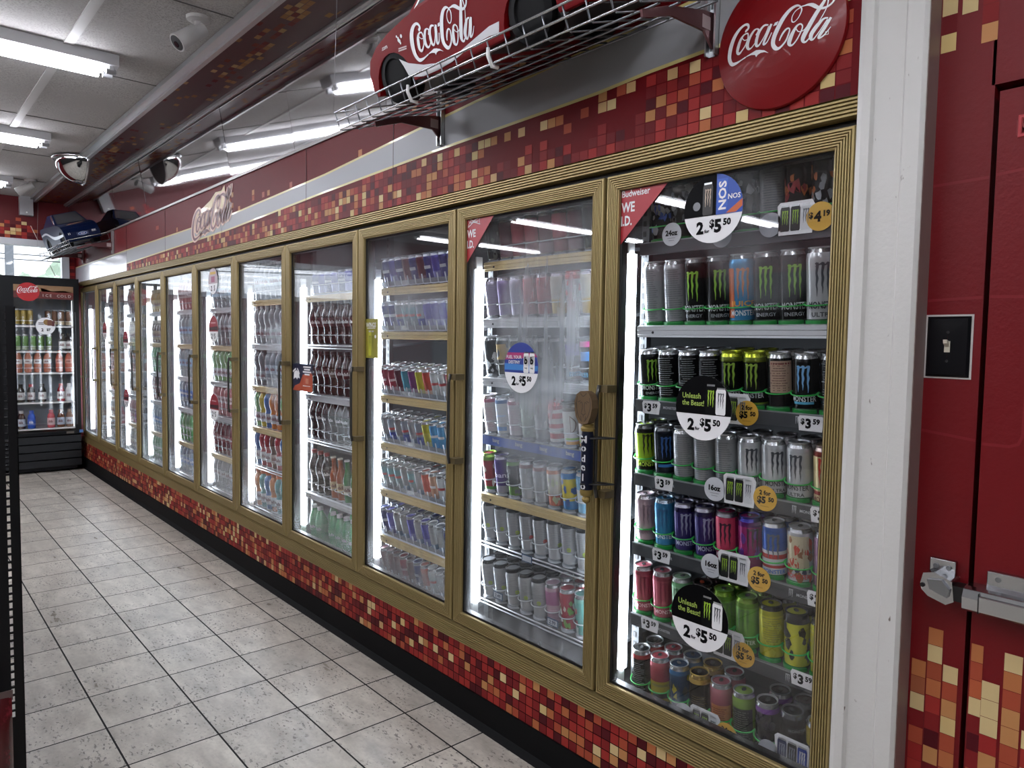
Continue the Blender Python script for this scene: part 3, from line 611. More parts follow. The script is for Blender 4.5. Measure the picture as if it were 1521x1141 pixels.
sticker(D[2], 'promo_sticker', promo(-1.893, 1.371, .089, 'bang'), 'round blue and pink 2 for $5.50 sticker')
def wings(q):
    rect(q, -2.985, 1.377, -2.862, 1.556, fs, mat('#8c8622', .45)); text(q, 'WINGS', fs2, -2.924, 1.528, .022, SW, .02, .9); rect(q, -2.96, 1.512, -2.885, 1.515, fs2, SW)
    for x, c_ in ((-2.933, '#b5b52e'), (-2.908, '#8c8a24')): canpic(q, fs2, fs3, x, 1.445, .026, .115, mat(c_, .4), mat('#74741c', .5))
    disc(q, -2.885, 1.475, .008, fs2, SW, 14)
sticker(D[3], 'door_poster', wings, 'small yellow poster with two slim cans and WINGS')
def nfl(q):
    rect(q, -3.755, 1.18, -3.518, 1.326, fs, mat('#101a38', .45)); q.poly([(-3.755, 1.18), (-3.518, 1.18), (-3.518, 1.27), (-3.54, 1.285), (-3.56, 1.265), (-3.63, 1.27), (-3.67, 1.22), (-3.73, 1.205)], fs2, mat('#a8472a', .5))
    q.poly([(-3.745, 1.24), (-3.735, 1.28), (-3.71, 1.29), (-3.68, 1.28), (-3.665, 1.245), (-3.69, 1.25), (-3.70, 1.238), (-3.715, 1.25)], fs3, SW)
    for a, b in (((-3.752, 1.28), (-3.715, 1.298)), ((-3.698, 1.30), (-3.67, 1.27))): stroke(q, [(a[0], a[1], .010), (b[0], b[1], .010)], fs3, SW, 0, 1)
    for i, (w, z) in enumerate(((.09, 1.31), (.07, 1.297), (.1, 1.284), (.06, 1.271))): rect(q, -3.60-w/2+.02, z-.004, -3.60+w/2+.02, z+.004, fs3, SW)
    rect(q, -3.595, 1.222, -3.583, 1.25, fs3, mat('#c98a70', .5)); rect(q, -3.577, 1.222, -3.565, 1.25, fs3, mat('#c98a70', .5)); rect(q, -3.63, 1.208, -3.54, 1.211, fs3, SW)
sticker(D[4], 'door_poster', nfl, 'navy and orange poster with white bird head')
for z, kd in ((1.835, 'pale'), (1.515, 'soda'), (.988, 'soda')): sticker(D[6], 'promo_sticker', promo(-4.993, z, .088, kd), {1.835: 'pale round sticker at the top', 1.515: 'red round sticker in the middle', .988: 'red round sticker low down'}[z])
sticker(D[9], 'promo_sticker', promo(-7.287, 1.414, .088, 'soda'), 'upper dark red round sticker'); sticker(D[9], 'promo_sticker', promo(-7.294, .884, .088, 'soda'), 'lower dark red round sticker')
sticker(D[10], 'promo_sticker', promo(-8.085, 1.5, .088, 'soda'), 'dark red round sticker')
# beer tap handle tied to the first door's handle
tp = thing('tap_handle', 'blue beer tap handle with carved wooden lion, zip-tied to cooler door handle', 'tap handle', (-1.488, -.075, 1.0))
q = MB(); nv = mat('#080e24', .35, 0, .2, .3); q.lathe([(.019, 0), (.0195, .01), (.0195, .165), (.017, .185)], nv, 24, Matrix.Translation((-1.488, -.075, 1.013)))
def tw(u_, v_): a = -PI/2+u_/.0195; return (-1.488+.0199*math.cos(a), -.075+.0199*math.sin(a), v_)
for i, ch in enumerate('Modelo'): text(q, ch, tw, .002, 1.172-i*.029, .022 if i in (0, 2, 4) else .017, mat('#cfd0d2', .4), .02)
part(q, 'handle_barrel', tp)
q = MB(); q.lathe([(.004, 0), (.012, .006), (.014, .014), (.01, .022), (.019, .026), (.021, .034), (.02, .044)], BRASS, 20, Matrix.Translation((-1.488, -.075, .973)))
part(q, 'brass_foot', tp); q = MB(); q.lathe([(.021, 0), (.022, .008), (.017, .014), (.019, .022)], BRASS, 20, Matrix.Translation((-1.488, -.075, 1.196))); part(q, 'brass_collar', tp)
q = MB(); wd = mat('#67543e', .65, 0, 0, .2); wl = mat('#3a2c20', .7)
LH = [(0, -.045), (.02, -.04), (.03, -.02), (.036, .005), (.034, .03), (.024, .048), (.008, .056), (-.012, .055), (-.028, .045), (-.036, .022), (-.034, 0), (-.03, -.022), (-.016, -.042)]
hx, hz = -1.488, 1.262
q.prism(LH, lambda u_, v_: (hx+u_, -.098, hz+v_), lambda u_, v_: (hx+u_, -.070, hz+v_), wd)
fl = lambda u_, v_: (hx+u_, -.0987, hz+v_)
for pts in ([(-.012, .018), (-.004, .022), (-.002, .004), (-.006, -.008)], [(.016, .018), (.008, .022), (.006, .004), (.01, -.008)], [(-.008, -.01), (.002, -.016), (.012, -.01)], [(-.02, .022), (-.01, .026)], [(.024, .022), (.014, .026)],
            [(-.024, .04), (-.026, .01), (-.018, -.02), (-.004, -.036)], [(.026, .036), (.03, .01), (.02, -.02), (.006, -.036)], [(-.012, .05), (0, .04), (.014, .05)], [(-.008, -.02), (-.006, -.034)], [(.012, -.02), (.01, -.034)], [(-.03, .02), (-.024, -.004), (-.026, -.018)], [(.002, -.016), (.002, -.024)]):
    stroke(q, [(a, b, .0022) for a, b in pts], fl, wl, 0, 4)
part(q, 'lion_head', tp)
for z in (1.175, 1.035): q = MB(); q.tube([(-1.51, -.075, z), (-1.49, -.1, z), (-1.465, -.075, z), (-1.43, -.052, z+.002), (-1.42, -.03, z+.002), (-1.45, -.032, z+.001), (-1.5, -.045, z)], .003, BLACK, 6, True); part(q, 'zip_tie', tp)
# ================================================================== DRINKS
R16, H16 = .0325, .157
def wrapf(r): 
    def f(u_, v_): a = -PI/2+u_/r; return (r*math.cos(a), r*math.sin(a), v_)
    return f
# key: (words, base, lid, neck, roughness, metal, extras)
CLW = lambda c_: ('claw', c_)
def MON(c_='#c9ccd0'): return ('txt', 'MONSTER', .25, .095, c_)
def ENG(c_='#9aa0a4'): return ('txt', 'ENERGY', .14, .05, c_)
def LN(z0, z1, c_): return ('lines', z0, z1, c_)
def BD(z0, z1, c_): return ('band', z0, z1, c_)
CANS = {
 'kgreen': ('black can with green claw', '#0d0f0e', '#c4c6c8', None, [CLW('#86b83a'), MON(), ENG()]),
 'ktext': ('black can showing fine print', '#0e0e10', '#c4c6c8', None, [LN(.12, .86, '#7b7e82')]),
 'kyel': ('black can with yellow-green rim', '#0d0f0c', '#b7c23a', '#5d6a1c', [CLW('#86a83a'), MON(), BD(.08, .12, '#7c9a30')]),
 'kblue': ('black can with blue claw', '#0c0d10', '#c4c6c8', None, [CLW('#7fb6e6'), MON('#e2e6ea'), ('bar', .16, .04, '#59b3d6')]),
 'ktan': ('black can with tan side panel', '#101012', '#c4c6c8', None, [('panel', .32, .86, '#b59a86'), LN(.34, .84, '#6d5348'), ('bar', .8, .03, '#7a2b2e')]),
 'kblu2': ('dark can with blue flower print', '#12131a', '#77797c', None, [('blobs', '#274a9a'), ('blobs', '#8c8f94')]),
 'kflow': ('dark can with pale flower print', '#121214', '#77797c', None, [('blobs', '#8d9094'), ('blobs', '#46494d')]),
 'kfire': ('dark can with orange print', '#161214', '#77797c', None, [('blobs', '#b5622c'), ('blobs', '#8d9094'), ('bar', .15, .08, '#3a5aa8')]),
 'kred': ('dark can with red print', '#1a0c10', '#77797c', None, [('blobs', '#8c2028'), ('blobs', '#b5622c'), ('bar', .15, .08, '#3a5aa8')]),
 'sgrey': ('grey can with fine print', '#a9acae', '#c9cbcd', None, [LN(.1, .86, '#5d6064')]),
 'sclaw': ('white can with grey claw', '#d0d3d6', '#c9cbcd', None, [CLW('#4c5056'), ('txt', 'MONSTER', .25, .095, '#2d3035'), ('txt', 'ULTRA', .13, .06, '#2d3035')]),
 'juice': ('blue can with orange claw', '#3f8fc0', '#c4c6c8', None, [CLW('#cf7430'), ('txt', 'JUICE', .29, .1, '#e09a3a'), ('txt', 'MONSTER', .17, .08, '#d8dde0'), ('side', '#b8571f')]),
 'lime': ('lime can with black claw', '#a4c936', '#6c6e70', '#2a2c2a', [CLW('#15180f'), BD(.0, .24, '#20241a'), ('txt', 'MONSTER', .2, .09, '#b9d84a')]),
 'navy': ('dark navy can with blue claw', '#161c28', '#6c6e70', None, [CLW('#2f5a96'), ('bar', .2, .06, '#2f6fb0')]),
 'cream': ('cream can with red claw', '#e3cf9c', '#b9a8a0', '#8c3a30', [CLW('#b83228'), BD(.19, .25, '#a02c26'), ('txt', 'MONSTER', .12, .08, '#6d2420')]),
 'pinkgrey': ('pale pink can with grey claw', '#b9a2aa', '#b4aeb2', None, [CLW('#6d5c66'), ('txt', 'MONSTER', .25, .09, '#6d5c66')]),
 'blue': ('light blue can with dark claw', '#3b86b4', '#8c9aa6', None, [CLW('#1f4f7a'), ('txt', 'MONSTER', .25, .09, '#cfd8e0')]),
 'purple': ('purple can with silver claw', '#2c2263', '#8a8894', '#1d1740', [CLW('#8b8ea6'), ('txt', 'MONSTER', .22, .09, '#aab0c6')]),
 'magenta': ('magenta can with dark claw', '#b02a63', '#6d6a70', '#8a2050', [('panel', .3, .9, '#c23a5c'), CLW('#3a2030'), ('txt', 'MONSTER', .2, .09, '#e0c0d0')]),
 'magpur': ('magenta and purple can', '#a02a72', '#2f2a78', '#6a2070', [('blobs', '#5d2a82'), CLW('#3a2030')]),
 'flag': ('white blue red striped can', '#dfe2e6', '#9a9c9f', '#2a55a6', [BD(.5, .85, '#2d5cb2'), BD(.36, .44, '#c23a3c'), BD(.2, .25, '#c23a3c'), CLW('#4a5058'), ('txt', 'MONSTER', .14, .07, '#2d5cb2')]),
 'art': ('white can with coloured picture', '#d9dbdd', '#9a9c9f', None, [('panel', .3, .86, '#c4b89a'), ('blobs', '#3b3f5c'), ('blobs', '#8a5a34'), ('blobs', '#c0402c'), ('txt', 'MONSTER', .17, .08, '#c23a3c')]),
 'mauve': ('mauve can', '#8c6a86', '#9a9c9f', None, [CLW('#5a3f58')]),
 'pink': ('pink can with dark claw', '#bf6270', '#b0aaac', '#a65260', [CLW('#7c3040'), ('txt', 'MONSTER', .2, .08, '#e0c0c4')]),
 'mint': ('pale green can', '#9cc4a0', '#b4b8b4', '#78b080', [CLW('#3f6a48')]),
 'kredlid': ('black can with red lid tab', '#131313', '#3a2a2a', None, [('tab', '#c2502c'), CLW('#8a2a24')]),
 'green': ('bright green can', '#7fb653', '#82a83e', '#6f9a3a', [CLW('#4a7030'), ('txt', 'MONSTER', .2, .08, '#dfeccf')]),
 'yellow': ('yellow can with dark print', '#c9c936', '#4a4a44', '#b4b42c', [LN(.35, .8, '#6a6a20'), ('blobs', '#a8a828')]),
 'yelk': ('yellow can with black squiggles', '#cfd23e', '#3a3a3a', '#141414', [('blobs', '#16160f'), ('blobs', '#16160f'), BD(.88, .93, '#141414')]),
 'kredrim': ('black can with red rim', '#17181a', '#b7b9bb', '#a82c30', [LN(.1, .75, '#8a8c90')]),
 'pinkyel': ('pink and yellow can', '#b84a58', '#b7b9bb', '#c25a66', [BD(.0, .52, '#c9b23a'), ('bar', .18, .12, '#2a2618'), ('bar', .42, .05, '#7a6a20')]),
 'blueyel': ('blue can with yellow pattern', '#20486e', '#b7b9bb', '#2f6a9c', [('blobs', '#c2b23a'), ('blobs', '#16202a')]),
 'goldk': ('black can with gold top', '#15130f', '#b79a4a', '#b79a4a', [LN(.3, .6, '#6a5a34')]),
 'pinkor': ('pink can with orange panel', '#c2707c', '#b7b9bb', '#c77a86', [('panel', .05, .6, '#c27a4a'), LN(.1, .55, '#7a3a24')]),
 'greenk': ('green can with black panel', '#7ea63c', '#b7b9bb', '#86b040', [('panel', .1, .72, '#1c1e1a'), LN(.15, .68, '#74786c')]),
 'purplek': ('black can with purple rim', '#1b191f', '#b7b9bb', '#8a5aa8', [('blobs', '#3a3640'), ('bar', .3, .03, '#8a8c90')]),
 'kplain': ('plain black can', '#121214', '#8c8e90', None, [('txt', 'MONSTER', .72, .05, '#8c8e90'), LN(.2, .5, '#5d6064')]),
 'knos': ('yellow and black can', '#c4b03a', '#b7b9bb', None, [BD(.2, .6, '#1c1a14')]),
 # slim cans
 'pwhite': ('white can with pink top', '#d6cfd3', '#b9b2b6', '#c27a92', [LN(.2, .7, '#9a7a86')]),
 'pblue': ('white can with blue trim', '#cfd6de', '#aab0b8', '#5a82b4', [('bar', .15, .1, '#4a78b0'), ('bar', .5, .04, '#8aa0b8')]),
 'pgrn': ('misty grey green can', '#9fb0a4', '#a4aaa6', None, [('blobs', '#7f9486')]),
 'pgry': ('misty grey can', '#a6aaac', '#9a9ea0', '#9a6a6a', [('blobs', '#8a8e92')]),
 'rwred': ('red and white striped can', '#d9d4d2', '#a82c36', '#b02a3a', [BD(.62, .74, '#b8303c'), BD(.4, .5, '#b8303c'), BD(.16, .28, '#b8303c')]),
 'bow': ('white can with dark bow emblem', '#d8d6d2', '#55504c', '#8a8078', [('bowmark', '#6a5a50'), ('bar', .18, .05, '#7fa04a'), ('bar', .08, .07, '#c08a3a')]),
 'pcan': ('pale lavender can', '#b7b2c8', '#b0aeba', None, [LN(.2, .8, '#8f8aa6')]),
 'pviolet': ('soft violet can', '#8f7fa8', '#b0aeba', None, [BD(.0, .35, '#6d5f8c')]),
 'pred': ('dull red can', '#a8414e', '#b0aeba', None, [BD(.0, .4, '#8a2f3c')]),
 'pbeige': ('beige can with yellow base', '#b9b2a2', '#b0aeba', None, [BD(.0, .4, '#b89a4c')]),
 'redtxt': ('white can with red letters', '#c4c2c6', '#a8323c', '#b23a44', [('blobs', '#b23a44')]),
 'kstripe': ('black and white speckled can', '#1a1b1e', '#8c8e90', None, [('blobs', '#d9dcdf'), ('blobs', '#d9dcdf')]),
 'kgold': ('gold striped dark can', '#2a2418', '#8c8e90', None, [BD(.45, .9, '#b8964a'), ('blobs', '#1a1a1a')]),
 'kpur': ('black can with violet flash', '#141318', '#6c6e70', None, [('bar', .6, .25, '#5a3fa0'), ('txt', 'REIGN', .2, .1, '#5aa8d0')]),
 'kpink': ('black can with pink and blue letter', '#15141a', '#6c6e70', None, [('bar', .8, .12, '#c04a8c'), ('bar', .5, .2, '#4a8cd0'), ('txt', 'REIGN', .2, .1, '#5aa8d0')]),
 'kmist': ('dark misted can', '#2c2f30', '#6c6e70', None, [('blobs', '#4a5046')]),
 'grred': ('red can with green top', '#9c2a34', '#7ea83c', '#7ea83c', [BD(.0, .16, '#4f8a3a'), ('blobs', '#d0c8c0')]),
 'purpt': ('purple can with pale letters', '#5d4a8a', '#8c8a94', None, [('txt', 'bang', .5, .16, '#c8c0dc'), BD(.0, .25, '#a8a4b4')]),
 'kgrn2': ('black can with green base', '#18191a', '#5a5c5e', '#5f9a3a', [BD(.0, .3, '#5f8c34'), ('blobs', '#3a3c3e')]),
 'orwh': ('white and orange can', '#cfcbc4', '#a8a8a6', '#c4703a', [BD(.0, .35, '#b8542c'), ('blobs', '#9aa07a')]),
 'bluyel': ('blue and yellow can', '#2f7fc0', '#8c8e90', None, [BD(.28, .78, '#d8c42c'), ('blobs', '#2a4f8a')]),
 'ltblue': ('light blue can', '#7fb4d4', '#8c8e90', None, [BD(.3, .6, '#d4dce0')]),
 'gwhite': ('grey white can with black lid', '#b4b7ba', '#26272a', None, [LN(.35, .85, '#6d7074'), ('dot', .42, '#8aa03a')]),
 'gwred': ('grey white can with red dot', '#b4b7ba', '#26272a', None, [LN(.35, .85, '#6d7074'), ('dot', .4, '#a8403a')]),
 'pinkw': ('pink and white can', '#c8a8b8', '#b7b9bb', None, [BD(.5, .85, '#b0709a'), LN(.1, .4, '#a88a9a')]),
 'wmelon': ('red and green fruit can', '#b03044', '#b7b9bb', '#b03a48', [('blobs', '#6a9a3c'), ('blobs', '#d8d4c8')]),
 'teal': ('teal can with red letters', '#6fb0a8', '#b7b9bb', '#86c0b4', [('blobs', '#a83a40'), ('blobs', '#c8dcd6')]),
 'rsilv': ('silver and blue slim can', '#9aa6b2', '#c4c6c8', None, [BD(.0, .42, '#2f4fa8'), ('bar', .5, .08, '#a83a3c')]),
 'rteal': ('silver and teal slim can', '#a4b4b8', '#c4c6c8', None, [BD(.45, .85, '#7fb0b8'), ('bar', .5, .08, '#a83a3c')]),
 'rblue': ('deep blue slim can', '#23357c', '#aab0bc', None, [('bar', .5, .1, '#b8bcc4')]),
 'rviol': ('violet blue slim can', '#4a4aa8', '#aab0bc', None, [BD(.0, .4, '#8a90c8')]),
 'rred': ('red slim can', '#a32a44', '#c4c6c8', None, [BD(.0, .3, '#c4a4ac'), ('bar', .5, .08, '#d8c0c4')]),
 'rtq': ('turquoise slim can', '#3f9ab0', '#c4c6c8', None, [BD(.0, .3, '#9cc4cc')]),
 'rpur': ('purple slim can', '#7a3a7c', '#c4c6c8', None, [BD(.0, .3, '#b49ab4')]),
 'ryel': ('yellow slim can', '#c4c02e', '#c4c6c8', None, [BD(.0, .3, '#d4d49a')]),
 'ror': ('orange red slim can', '#c2452f', '#c4c6c8', None, [BD(.0, .3, '#d8b4a4')]),
 'rwht': ('white slim can', '#cfd2d4', '#c4c6c8', None, [('bar', .5, .08, '#a83a3c')]),
 'rsky': ('sky blue slim can', '#4a9ad0', '#c4c6c8', None, [('bar', .5, .08, '#d8dce0')]),
 'rpeach': ('peach slim can', '#d0a48a', '#c4c6c8', None, [('bar', .5, .08, '#d8dce0')]),
 'rdark': ('dark red slim can', '#5c1f30', '#9a9ca0', None, [BD(.0, .3, '#8a6a74')]),
 'rgry': ('silver slim can', '#a4a9ae', '#c4c6c8', None, [BD(.0, .3, '#7f9ab4')]),
}
_cm = {}
def can_mesh(key, r, h):
    if (key, r, h) in _cm: return _cm[key, r, h]
    w, base, lid, neck, ex = CANS[key]; rnd = random.Random(key)
    bm_ = mat(base, .24, .45); nk = mat(neck or base, .22, .5); alu = mat('#b9bbbd', .25, .9)
    bands = sorted([(e[1], e[2], e[3]) for e in ex if e[0] == 'band'])
    nr = r*.82; top_ = mat(lid, .25, .8)
    prof = [(r*.78, .001, alu), (r*.86, 0, alu), (r*.9, .004, alu), (r, .0135)]
    zs = {.0135, h-.028}
    for a, b, c_ in bands: zs |= {max(.0135, a*h), min(h-.028, b*h)}
    prof = prof[:3]
    for z in sorted(zs)[:-1] if len(zs) > 1 else []:
        cc = base
        for a, b, c_ in bands:
            if a*h-1e-4 <= z < b*h-1e-4: cc = c_
        prof.append((r, z, mat(cc, .24, .45)))
    prof += [(r, h-.028, nk), (r*.985, h-.023, nk), (r*.93, h-.015, top_), (nr, h-.0065, top_), (nr, h-.0045, top_)]
    q = MB().lathe(prof, bm_, 28, caps=True)
    def ins(mm): return mat(mm, .3, .25)
    F = wrapf(r+.0005); F2 = wrapf(r+.0008); body = h-.03
    for e in ex:
        if e[0] == 'claw': claw(q, F2, 0, h*.57, r*1.25, h*.44, ins(e[1]))
        elif e[0] == 'txt': text(q, e[1], F2, 0, e[2]*h, e[3]*h, ins(e[4]), .02, w=min(r*2.1, e[3]*h*.95*len(e[1])))
        elif e[0] == 'lines':
            z0, z1 = e[1]*h, e[2]*h; n = int((z1-z0)/.0062)
            for i in range(n):
                z = z0+(i+.5)*(z1-z0)/n; l = r*rnd.uniform(.45, .9); o = -.2*r
                for s_ in range(4): rect(q, o-l+s_*l/2, z-.0011, o-l+(s_+1)*l/2-.0008, z+.0011, F2, ins(e[3]))
        elif e[0] in ('panel', 'bar'):
            if e[0] == 'panel': z0, z1, c_, hw = e[1]*h, e[2]*h, e[3], r*.95
            else: z0, z1, c_, hw = e[1]*h, (e[1]+e[2])*h, e[3], r*.85
            for s_ in range(8): rect(q, -hw+s_*hw/4, z0, -hw+(s_+1)*hw/4, z1, F, ins(c_))
        elif e[0] == 'side':
            for s_ in range(4): rect(q, -r*1.5+s_*r*.2, .02, -r*1.5+(s_+1)*r*.2, h*.8, F, ins(e[1]))
        elif e[0] == 'blobs':
            for i in range(10):
                cx, cz = rnd.uniform(-1.5, 2.0)*r, rnd.uniform(.15, .78)*h; n = 7; s_ = rnd.uniform(.16, .3)*r
                q.poly([(cx+s_*rnd.uniform(.5, 1.5)*math.cos(2*PI*k/n), cz+s_*1.6*rnd.uniform(.5, 1.5)*math.sin(2*PI*k/n)) for k in range(n)], F if i % 2 else F2, ins(e[1]))
        elif e[0] == 'dot': disc(q, r*.3, e[1]*h, r*.26, F2, ins(e[2]), 12)
        elif e[0] == 'bowmark': stroke(q, [(-r*.1, h*.72, .003), (r*.45, h*.6, .004), (r*.5, h*.5, .005), (r*.3, h*.4, .003), (-r*.1, h*.34, .003)], F2, ins(e[1]), 0, 4); stroke(q, [(-r*.1, h*.72, .002), (-r*.1, h*.34, .002)], F2, ins(e[1]), 0, 1)
    body = q.mesh('drink_can')
    lm_ = mat(lid, .28, .8); q = MB().lathe([(nr*.99, h-.0047), (nr*1.05, h-.003), (nr*1.06, h-.0008), (nr*1.01, h), (nr*.95, h-.0012), (nr*.9, h-.005), (nr*.84, h-.0052), (.0005, h-.0048)], lm_, 28, caps=False); ld = q.mesh('can_lid')
    tc = next((e[1] for e in ex if e[0] == 'tab'), None); tm = mat(tc, .3, .5) if tc else mat('#a9abad', .25, .9)
    q = MB(); n = 14; q.prism([(.0062*math.cos(2*PI*k/n), .004+.010*math.sin(2*PI*k/n)) for k in range(n)], lambda a, b: (a, b, h-.0036), lambda a, b: (a, b, h-.0024), tm)
    q.lathe([(.0025, h-.0046), (.0022, h-.0015)], tm, 8); tb_ = q.mesh('pull_tab')
    _cm[key, r, h] = (body, ld, tb_, w); return _cm[key, r, h]
def put_can(key, r, h, p, lean, spin, label, group, parts=True):
    b, l, t, w = can_mesh(key, r, h)
    o = bpy.data.objects.new('drink_can', b); COL.objects.link(o); o.location = p; o.rotation_mode = 'ZYX'; o.rotation_euler = (lean, 0, spin)
    tag(o, label, 'can', group)
    if parts:
        a = bpy.data.objects.new('can_lid', l); COL.objects.link(a); a.parent = o
        if parts > 1: c_ = bpy.data.objects.new('pull_tab', t); COL.objects.link(c_); c_.parent = a
    return o
# ---- bottles: (profile of the body as (r,z) fractions of R,H), label band, cap
BOT = {
 'cola': (.036, .235, [(.55, 0), (.8, .01), (.92, .05), (.98, .12), (.9, .2), (.8, .3), (.82, .4), (.95, .5), (1, .58), (.95, .66), (.72, .76), (.48, .84), (.38, .88), (.37, .92)], (.42, .62), (.92, 1.0)),
 'sport': (.038, .245, [(.7, 0), (.9, .01), (.97, .05), (.93, .1), (.98, .15), (.98, .35), (.86, .42), (.84, .47), (.98, .55), (1, .68), (.92, .76), (.68, .83), (.52, .87), (.52, .9)], (.15, .38), (.88, 1.0)),
 'water': (.034, .225, [(.7, 0), (.95, .02), (1, .08), (.94, .14), (1, .2), (.94, .26), (1, .32), (1, .62), (.97, .7), (.75, .82), (.45, .9), (.4, .93)], (.36, .6), (.92, 1.0)),
 'soda': (.035, .235, [(.6, 0), (.9, .015), (1, .08), (.98, .3), (.92, .38), (.98, .46), (1, .58), (.9, .7), (.62, .82), (.4, .89), (.38, .92)], (.4, .6), (.92, 1.0)),
 'juice': (.036, .19, [(.8, 0), (.98, .02), (1, .1), (1, .55), (.97, .64), (.75, .76), (.55, .82), (.5, .86)], (.15, .55), (.85, 1.0)),
 'glass': (.030, .225, [(.85, 0), (.98, .015), (1, .08), (1, .5), (.92, .58), (.6, .7), (.42, .8), (.4, .96)], (.2, .42), (.96, 1.0)),
}
_bm = {}
def bottle_meshes(kind, liq, lab, cap):
    k = (kind, liq, lab, cap)
    if k in _bm: return _bm[k]
    R, H, pr, lb, cp = BOT[kind]; lm_ = NT('drink_'+liq.lstrip('#')) if False else mat(liq, .12, 0, .3, .6)
    P = [(a*R, b*H) for a, b in pr]
    def rad(z):
        for (a, b), (c_, d) in zip(P, P[1:]):
            if z <= d: return a+(c_-a)*(z-b)/max(d-b, 1e-6)
        return P[-1][0]
    body = MB().lathe(P, lm_, 20).mesh('bottle')
    n = 6; z0, z1 = lb[0]*H, lb[1]*H
    q = MB().lathe([(rad(z0+(z1-z0)*i/n)+.0006, z0+(z1-z0)*i/n) for i in range(n+1)], mat(lab, .35, 0, .1), 20, caps=False); F = lambda u_, v_: wrapf(rad(v_)+.0011)(u_, v_)
    lum = sum(lin(lab)[:3])
    ac = mat('#e4e4e4' if lum < .9 else '#6a2a30', .5)
    for i in range(5): rect(q, -.02+i*.008, z0+(z1-z0)*.35, -.02+i*.008+.0055, z0+(z1-z0)*(.72 if i % 2 else .6), F, ac)
    label = q.mesh('bottle_label')
    r_ = P[-1][0]+.002; c0, c1 = cp[0]*H, cp[1]*H
    q = MB().lathe([(r_, c0), (r_+.0012, c0+.002), (r_, c0+.004), (r_, c1-.002), (r_-.002, c1)], mat(cap, .4), 20); capm = q.mesh('bottle_cap')
    _bm[k] = (body, label, capm); return _bm[k]
def put_bottle(kind, liq, lab, cap, p, lean, spin, label, group, name='drink_bottle', parts=True):
    b, l, c_ = bottle_meshes(kind, liq, lab, cap)
    o = bpy.data.objects.new(name, b); COL.objects.link(o); o.location = p; o.rotation_mode = 'ZYX'; o.rotation_euler = (lean, 0, spin); tag(o, label, 'bottle', group)
    if parts:
        for nm, me in (('bottle_label', l), ('bottle_cap', c_)): a = bpy.data.objects.new(nm, me); COL.objects.link(a); a.parent = o
    return o
# ------------------------------------------------------------------ shelves
Y0 = .097
RAILS = {'grey': '#3e4144', 'gold': '#c9b27a', 'white': '#c6c9cc', 'blue': '#3a56a4', 'wire': '#9a9c9e'}
_ret = {}
def retainer(style, pitch, r):
    k = (style, pitch, r)
    if k in _ret: return _ret[k]
    q = MB(); col = {'green': mat('#2fb04a', .35, 0, .2), 'clear': mat('#b9bec2', .25, 0, .3), 'uclear': mat('#b4bcc4', .2, 0, .4)}[style]
    rr = r+.004
    if style == 'uclear':
        for sx_ in (-1, 1): q.tube([(sx_*pitch*.47, .05, .004), (sx_*pitch*.47, .004, .004), (sx_*pitch*.47, -.003, .012), (sx_*pitch*.47, -.004, .05)], .0022, col, 5)
        q.box((-pitch*.45, -.004, .006), (pitch*.45, -.002, .03), mat('#aab2bc', .2, 0, .4, .5, .6))
    else:
        z = .052 if style == 'green' else .058
        pts = [(-pitch*.5, r*.9, z+.004)]+[(rr*math.sin(a), r-rr*math.cos(a), z-.003*math.cos(a)) for a in [-1.15+2.3*i/12 for i in range(13)]]+[(pitch*.5, r*.9, z+.004)]
        q.tube(pts, .0021, col, 6)
        if style == 'green':
            n = 12; q.prism([((rr-.002)*math.sin(a), r-(rr-.002)*math.cos(a)) for a in [-1.3+2.6*i/n for i in range(n+1)]], lambda a, b: (a, b, .001), lambda a, b: (a, b, .011), mat('#1f8a3c', .4))
        else:
            n = 12; q.prism([((rr-.002)*math.sin(a), r-(rr-.002)*math.cos(a)) for a in [-1.2+2.4*i/n for i in range(n+1)]], lambda a, b: (a, b, .001), lambda a, b: (a, b, .006), col)
    _ret[k] = q.mesh('lane_retainer'); return _ret[k]
DOORN = ['', 'door beside column']+[f'{DN[i]} door from column' for i in range(2, 12)]
